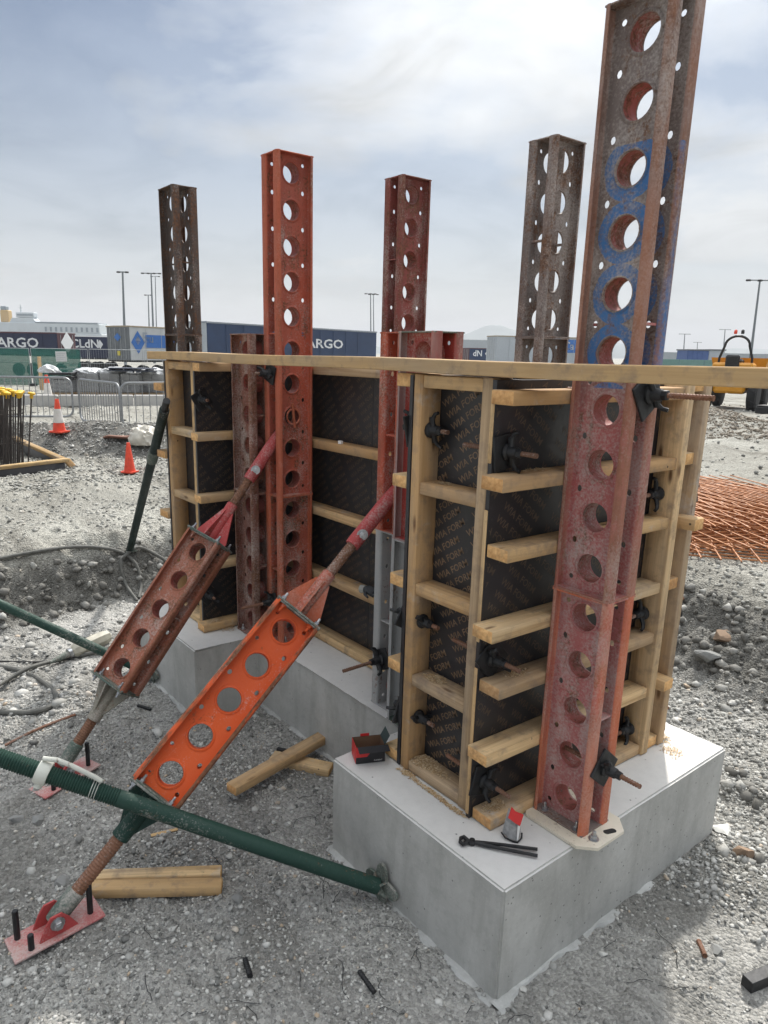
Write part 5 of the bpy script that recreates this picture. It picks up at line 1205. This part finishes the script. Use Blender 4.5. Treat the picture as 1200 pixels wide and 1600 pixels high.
# left navy trailer
K = at(88, 519.5, 56); sd = lat(-2.5, .55); rd = lat(.8, 2.3); zt = float(K[2]); k0 = at(88, 557, 56)[2]
xm = xside(K, sd, 20); trailer('dark navy trailer at the left edge with white diamond badge on its end', K, sd, rd, 13.6, zt, zt-float(k0)-.1, (NAVY2, MAROON), [('CARGO', 'side', xm, float(at(28, 536, 57.5)[2]), 1.05, LWHT), (rhomb(1.7, 1.7), 'rear', 1.25, float(at(96, 535, 57)[2]), 1, LWHT)], W_=2.5)
t_ = K
# CLdN trailer
K = at(104, 524, 72); sd = lat(2.5, .25); zt = float(K[2]); zl = float(at(132, 537.5, 72)[2]); xm = (xside(K, sd, 115)+xside(K, sd, 151))/2
trailer('navy trailer with white lettering and white top edge between two others', K, sd, lat(.2, 2), 6.5, zt, 2.2, (NAVY2, NAVY2), [('CLdN', 'side', xm, zl, 1.15, LWHT), (rhomb(.6, .9), 'side', xside(K, sd, 156.5), zl, 1, LWHT)], top=LWHT)
# grey ended white trailer
K = at(202, 508.5, 47); sd = lat(1.35, 2.0); rd = lat(-2.0, 1.35); zt = float(K[2]); s_ = []
def zs(px, py): return float(K[2])*0+float((CAM+ray(px, py)*np.dot(np.array([K[0]-CAM[0], K[1]-CAM[1]])+np.array([sd[0], sd[1]])/np.hypot(sd[0], sd[1])*xside(K, sd, px), np.array(ray(px, py)[:2]))/np.dot(ray(px, py)[:2], ray(px, py)[:2]))[2])
tx = [(rhomb(1.15, 1.5), 'side', xside(K, sd, 216), zs(216, 535), 1, LBLU), (rhomb(.45, .6), 'side', xside(K, sd, 216.3)-.02, zs(216, 532), 1, LWHT), ('E', 'side', xside(K, sd, 227), zs(227, 528), .9, LPALE), ('cu', 'side', xside(K, sd, 234), zs(234, 530), .75, LPALE), (quad(2.6, .85), 'side', xside(K, sd, 251), zs(250, 534), 1, LBLU), (rhomb(.75, .55), 'rear', 1.25, zt-.75, 1, LBLU), (quad(.3, .3), 'rear', 1.2, zt-1.8, 1, plain('plate_yellow', (.6, .5, .05), .6))]
trailer('white trailer with grey ribbed doors and blue emblem, left of the far panel', K, sd, rd, 13.6, zt, 2.25, (TWHT, TGREY), tx, top=TAN)
# small one right of the short soldier, pale one behind the brown soldier
K = at(734, 543.5, 80); sd = lat(2.5, .6); zt = float(K[2])
trailer('far navy trailer with white letters right of the short soldier top', K, sd, lat(-.3, 2), 3.1, zt, 2.0, (NAVY, MAROON), [('dN', 'side', xside(K, sd, 747), float(at(748, 552.5, 80)[2]), .9, LWHT), (rhomb(.4, .5), 'side', xside(K, sd, 761), float(at(760, 552.5, 80)[2]), 1, LWHT), ('C', 'side', xside(K, sd, 768), float(at(768, 552.5, 80)[2]), .9, LWHT)], wheels=False)
K = at(776, 524, 66); sd = lat(2.6, .5); zt = float(K[2])
trailer('pale grey trailer with blue panel behind the brown soldier', K, sd, lat(-.3, 2), 9.5, zt, 3.0, (TPALE, TPALE), [(quad(2.3, 1.2), 'side', xside(K, sd, 897), float(at(890, 541, 67)[2]), 1, LBLU), ('Ca', 'side', xside(K, sd, 888.5), float(at(889, 541, 67)[2]), 1.05, LWHT)], wheels=False, top=TAN)
# ---- containers, shed and hoarding at the right
def block(name, label, cat, K, side, L, W_, ztop, mat, mat2=None, ribs_=True):
    K = Vector(K); s = Vector((side[0], side[1], 0)).normalized(); r = Vector((FW[0], FW[1], 0)); r = (r-s*r.dot(s)).normalized(); zg = float(H0(K.x, K.y)); M = Matrix(((s.x, r.x, 0, K.x), (s.y, r.y, 0, K.y), (0, 0, 1, 0), (0, 0, 0, 1)))
    t = thing(name, label, cat, (K.x, K.y, zg)); MB().box((0, 0, zg), (L, W_, ztop-.15), .02).build('body', mat, t, M); MB().box((-.1, -.1, ztop-.148), (L+.1, W_+.1, ztop), .02).build('roof', mat2 or mat, t, M)
    if ribs_:
        for k in range(int(L/.6)): MB().box((k*.6+.1, -.04, zg+.1), (k*.6+.3, -.001, ztop-.2)).build('rib', mat, t, M)
    return t
CBLU = plain('container_blue', (.055, .11, .29), .55, 0, .08, 3); SHED = plain('shed_pale', (.34, .38, .41), .6, 0, .06, 1)
block('shipping_container', 'blue container beyond the hoarding left of the dumper', 'container', at(1075, 545.5, 85), lat(1, .1), 2.7, 2.4, float(at(1075, 545.5, 85)[2]), CBLU, TGREY); block('site_cabin', 'pale grey cabin next to the blue container', 'cabin', at(1109, 545.5, 86), lat(1, .1), 2.0, 2.4, float(at(1109, 545.5, 86)[2]), TPALE, TGREY, False)
block('warehouse', 'long pale warehouse on the skyline at the right', 'warehouse', at(1036, 550, 230), lat(1, -.05), 60, 20, float(at(1040, 550, 230)[2]), SHED, TPALE)
block('warehouse', 'low pale warehouse far behind the short soldier top', 'warehouse', at(655, 536, 420), lat(1, 0), 62, 25, float(at(700, 530, 420)[2]), SHED, TWHT)
HOARD = plain('hoarding_green', (.13, .25, .23), .6, 0, .08, 2)
t = thing('site_hoarding', 'pale green hoarding below the blue container at the right', 'hoarding', tuple(g_at(1030, 70)))
a, b = g_at(1022, 70), g_at(1140, 72); M = frame((a[0], a[1], a[2]), (b[0]-a[0], b[1]-a[1], 0), z=(0, 0, 1)); L_ = float(np.hypot(*(b-a)[:2])); zz = float(at(1080, 562, 70)[2])-a[2]
for k in range(3): MB().box((L_*k/3+.02, 0, 0), (L_*(k+1)/3-.02, .05, zz), .01).build('panel', HOARD, t, M)
# ---- dumper
def dumper():
    d = 27.0; c = g_at(1152, d); R_ = Vector((RT[0], RT[1], 0)).normalized(); F_ = Vector((FW[0], FW[1], 0)).normalized(); f_ = (F_*.80+R_*.60).normalized(); s_ = Vector((f_.y, -f_.x, 0))
    M = Matrix(((f_.x, s_.x, 0, c[0]), (f_.y, s_.y, 0, c[1]), (0, 0, 1, c[2]), (0, 0, 0, 1))); YO = plain('dumper_yellow', (.62, .27, .012), .5, 0, .1, 4); t = thing('site_dumper', 'orange-yellow site dumper with black roll bar parked at the right', 'dumper', tuple(c))
    MB().box((-.9, -.55, .62), (.55, .55, 1.25), .08).box((-.80, -.70, .9), (.0, .70, 1.74), .08).build('body', YO, t, M)
    MB().box((.55, -.28, .55), (1.1, .28, .85), .04).build('chassis', S_BLK, t, M)
    sk = MB(); sk.add([M @ Vector(p) for p in [(.75, -.75, .85), (2.1, -.75, .80), (2.1, .75, .80), (.75, .75, .85), (.45, -1.0, 1.92), (2.75, -1.0, 1.80), (2.75, 1.0, 1.80), (.45, 1.0, 1.92)]], [(0, 3, 2, 1), (0, 1, 5, 4), (1, 2, 6, 5), (2, 3, 7, 6), (3, 0, 4, 7), (4, 5, 6, 7)]); sk.build('skip', YO, t)
    for x in (-.45, 1.75):
        for y in (-1, 1):
            B = M @ Matrix.Translation((x, y*.62, .56)) @ Matrix.Rotation(rad(-90*y), 4, 'X')
            w = MB().lathe([(.30, 0), (.48, .02), (.55, .07), (.56, .16), (.55, .30), (.48, .36), (.30, .37)], 24).build('tyre', RUB, t, B); MB().lathe([(.29, .10), (.26, .33), (.10, .34)], 16).build('rim', YO, t, B)
            tr = MB()
            for k in range(16): tr.obox(B @ Matrix.Rotation(2*math.pi*k/16, 4, 'Z') @ Matrix.Translation((.555, 0, .19)) @ Matrix.Rotation(rad(28 if k % 2 else -28), 4, 'X'), (-.01, -.03, -.15), (.03, .03, .15))
            tr.build('tread', RUB, t)
    pts = []
    for k in range(13): a = math.pi*k/12; pts.append(M @ Vector((-.35, -.42*math.cos(a), 2.35+.42*math.sin(a)*.85)))
    pts = [M @ Vector((-.30, -.58, 1.2)), M @ Vector((-.33, -.56, 1.9))]+pts+[M @ Vector((-.33, .56, 1.9)), M @ Vector((-.30, .58, 1.2))]
    MB().tube(pts, .045, 10).build('roll_bar', S_BLK, t)
    for y in (-.12, .12): MB().lathe([(.05, 0), (.06, .04), (.055, .13), (.02, .16)], 12).build('beacon', ORG if y < 0 else S_BLK, t, M @ Matrix.Translation((-.35, y, 2.78)))
    MB().box((-.45, -.24, 1.75), (.05, .24, 1.86), .05).build('seat', S_BLK, t, M); MB().obox(M @ Matrix.Translation((-.82, 0, 1.5)) @ Matrix.Rotation(rad(-8), 4, 'Y'), (-.06, -.24, 0), (.06, .24, .52), .05).build('backrest', S_BLK, t)
    MB().tube([M @ Vector((.45, 0, 1.3)), M @ Vector((.3, 0, 1.75))], .03, 8).build('steering_column', S_BLK, t); MB().tube([M @ Vector((.28+.03*math.sin(a), .2*math.cos(a), 1.78+.2*math.sin(a)*.5)) for a in [2*math.pi*k/16 for k in range(17)]], .016, 6, False).build('steering_wheel', S_BLK, t)
dumper()
p = ghit(1192, 646); t = thing('black_box', 'small black box on the gravel at the right edge below the dumper', 'box', tuple(p)); MB().box((-.15, -.3, 0), (.3, .3, .22), .02).build('case', S_BLK, t, Matrix.Translation(tuple(p))); MB().box((-.13, -.28, .222), (.28, .28, .28), .02).build('lid', S_BLK, t, Matrix.Translation(tuple(p)))
# ---- lamp masts
MAST = plain('mast_grey', (.17, .19, .20), .5, .3)
def mast(label, px, py, d, arm=1.6, heads=2, r=.16, lean=0.0):
    a = g_at(px+lean, d); top = at(px, py, d); a[2] -= .2; h = float(top[2]-a[2]); t = thing('lamp_mast', label, 'lamp mast', tuple(a), 'port lamp masts')
    MB().tube([(a[0], a[1], a[2]), (top[0], top[1], top[2])], [r, r*.55], 8).build('pole', MAST, t)
    R_ = Vector((RT[0], RT[1], 0)).normalized(); T = Vector(top)
    MB().tube([T-R_*arm/2, T+R_*arm/2], r*.4, 6).build('crossarm', MAST, t)
    for k in range(heads):
        c = T+R_*arm*(-.5+k/(heads-1) if heads > 1 else 0); MB().obox(Matrix.Translation(c), (-.22, -.22, -.12), (.22, .22, .08), .04).build('lamp_head', S_BLK, t)
mast('slim lamp mast left of the dark soldier with a small flat head', 191.5, 425, 95, 1.1, 2, .22, 4); mast('tallest lamp mast with wide crossarm beside the dark soldier', 236, 427, 120, 2.9, 4, .22, 5); mast('shorter thin lamp mast left of the tallest one', 231.5, 461, 150, 1.2, 2, .20, 3); mast('thin lamp mast right of the tallest one', 242.5, 432, 170, 1.8, 2, .17, 3)
mast('lamp mast just left of the red-brown soldier with three heads', 579, 459, 150, 2.0, 3, .17, 1); mast('lamp mast with three heads close to the red-brown soldier', 583.5, 460, 165, 1.9, 3, .15, 1); mast('lamp mast leaning behind the dumper at the right edge', 1187.5, 438, 80, 2.6, 3, .18, -14)
mast('faint far lamp mast right of the tallest soldier', 1070, 522, 330, 5, 3, .35, -2); mast('faint far lamp mast left of the roll bar', 1133, 515, 330, 5, 3, .35, -3); mast('faintest far lamp mast between the two others at right', 1090, 535, 380, 4, 3, .3, -1)
# ---- ship
def ship():
    d = 420.0; SH = plain('ship_white', (.50, .55, .58), .6, 0, .05, .2); SW = plain('ship_window', (.20, .25, .29), .5); YF = plain('funnel_yellow', (.50, .33, .12), .6)
    a = at(-60, 503, d); R_ = Vector((RT[0], RT[1], 0)).normalized(); F_ = Vector((FW[0], FW[1], 0)).normalized(); k = d/FPX
    o = Vector(at(0, 0, d)); o = Vector((at(0, 541, d)[0], at(0, 541, d)[1], 0)); t = thing('cargo_ship', 'white ship with yellow funnel beyond the trailers at the left', 'ship', tuple(o)); zt = lambda py: float(at(80, py, d)[2])
    M = Matrix(((R_.x, F_.x, 0, o.x), (R_.y, F_.y, 0, o.y), (0, 0, 1, 0), (0, 0, 0, 1))); X = lambda px: px*k
    MB().box((X(-80), 0, -3), (X(160), 22, zt(520)), .3).build('hull', SH, t, M); MB().box((X(-80), .5, zt(520)+.05), (X(157), 21, zt(505)), .3).build('deck_house', SH, t, M); MB().box((X(57), .3, zt(505)), (X(155), 16, zt(503.2)), .2).build('upper_deck', SW, t, M)
    MB().prism([(X(16), zt(505)), (X(58), zt(505)), (X(52), zt(497)), (X(20), zt(498))], -9, -2, M @ Matrix.Rotation(rad(90), 4, 'X')).build('superstructure', SH, t)
    MB().box((X(26), 2.5, zt(497)), (X(54), 8, zt(489)), .3).build('bridge', SH, t, M); MB().box((X(28), 2.3, zt(494)), (X(53), 2.48, zt(492))).build('bridge_windows', SW, t, M)
    MB().box((X(1), 3, zt(505)), (X(14), 8, zt(486)), .4).build('funnel', YF, t, M); MB().box((X(2), 3.3, zt(486)+.02), (X(11), 7, zt(480)), .3).build('exhaust', SW, t, M)
    MB().tube([M @ Vector((X(32), 5, zt(489))), M @ Vector((X(31.5), 5, zt(477)))], [.5, .2], 6).tube([M @ Vector((X(29), 5, zt(482))), M @ Vector((X(34), 5, zt(482)))], .2, 5).build('mast', SH, t)
    for i in range(11): MB().box((X(72+8*i), .2, zt(518)), (X(75+8*i), .48, zt(511))).build('opening', SW, t, M)
ship()
# ---- hills
HILL = plain('hill_haze', (.16, .20, .20), .9, 0, .15, .004)
def hills():
    for px, py, w, dd in ((680, 520, 150, 2600), (770, 513.5, 210, 2500), (905, 530, 260, 2700), (1180, 545, 300, 2800), (560, 540, 300, 2900), (100, 520, 60, 3000)):
        c = at(px, 552, dd); hh = float(at(px, py, dd)[2])+6; n = 28; R_ = np.array([RT[0], RT[1]])/np.hypot(RT[0], RT[1]); F_ = np.array([FW[0], FW[1]])/np.hypot(FW[0], FW[1]); V = []; F = []
        for i in range(n+1):
            for j in range(n+1):
                u = (i/n-.5)*2; v = (j/n-.5)*2; x = c[0]+R_[0]*u*w*dd/FPX*.5+F_[0]*v*260; y = c[1]+R_[1]*u*w*dd/FPX*.5+F_[1]*v*260
                V.append((x, y, -6+hh*max(0, (1-u*u))*max(0, 1-v*v)*(1+.35*float(fbm(np.array(u*2.5+px), np.array(v*2.5), 3, 70)))))
        for i in range(n):
            for j in range(n): a = i*(n+1)+j; F.append((a, a+n+1, a+n+2, a+1))
        o = bpy.data.objects.new('hills', big_mesh('hills', V, F, HILL, None, True)); COL.objects.link(o); o['kind'] = 'structure'
hills()
# ---- haze over the port
def haze():
    g = bpy.data.materials.new('haze_air'); g.use_nodes = True; nt = g.node_tree; nt.nodes.clear(); o = nt.nodes.new('ShaderNodeOutputMaterial'); v = nt.nodes.new('ShaderNodeVolumePrincipled'); v.inputs['Color'].default_value = (.92, .95, 1, 1); v.inputs['Density'].default_value = .00035; nt.links.new(v.outputs[0], o.inputs['Volume'])
    ob = MB().box((-3600, -1000, -8), (1000, 3600, 140)).build('haze', g); ob['kind'] = 'stuff'; ob['label'] = 'pale haze hanging over the port'
HAZE_ON = True
if HAZE_ON: haze()
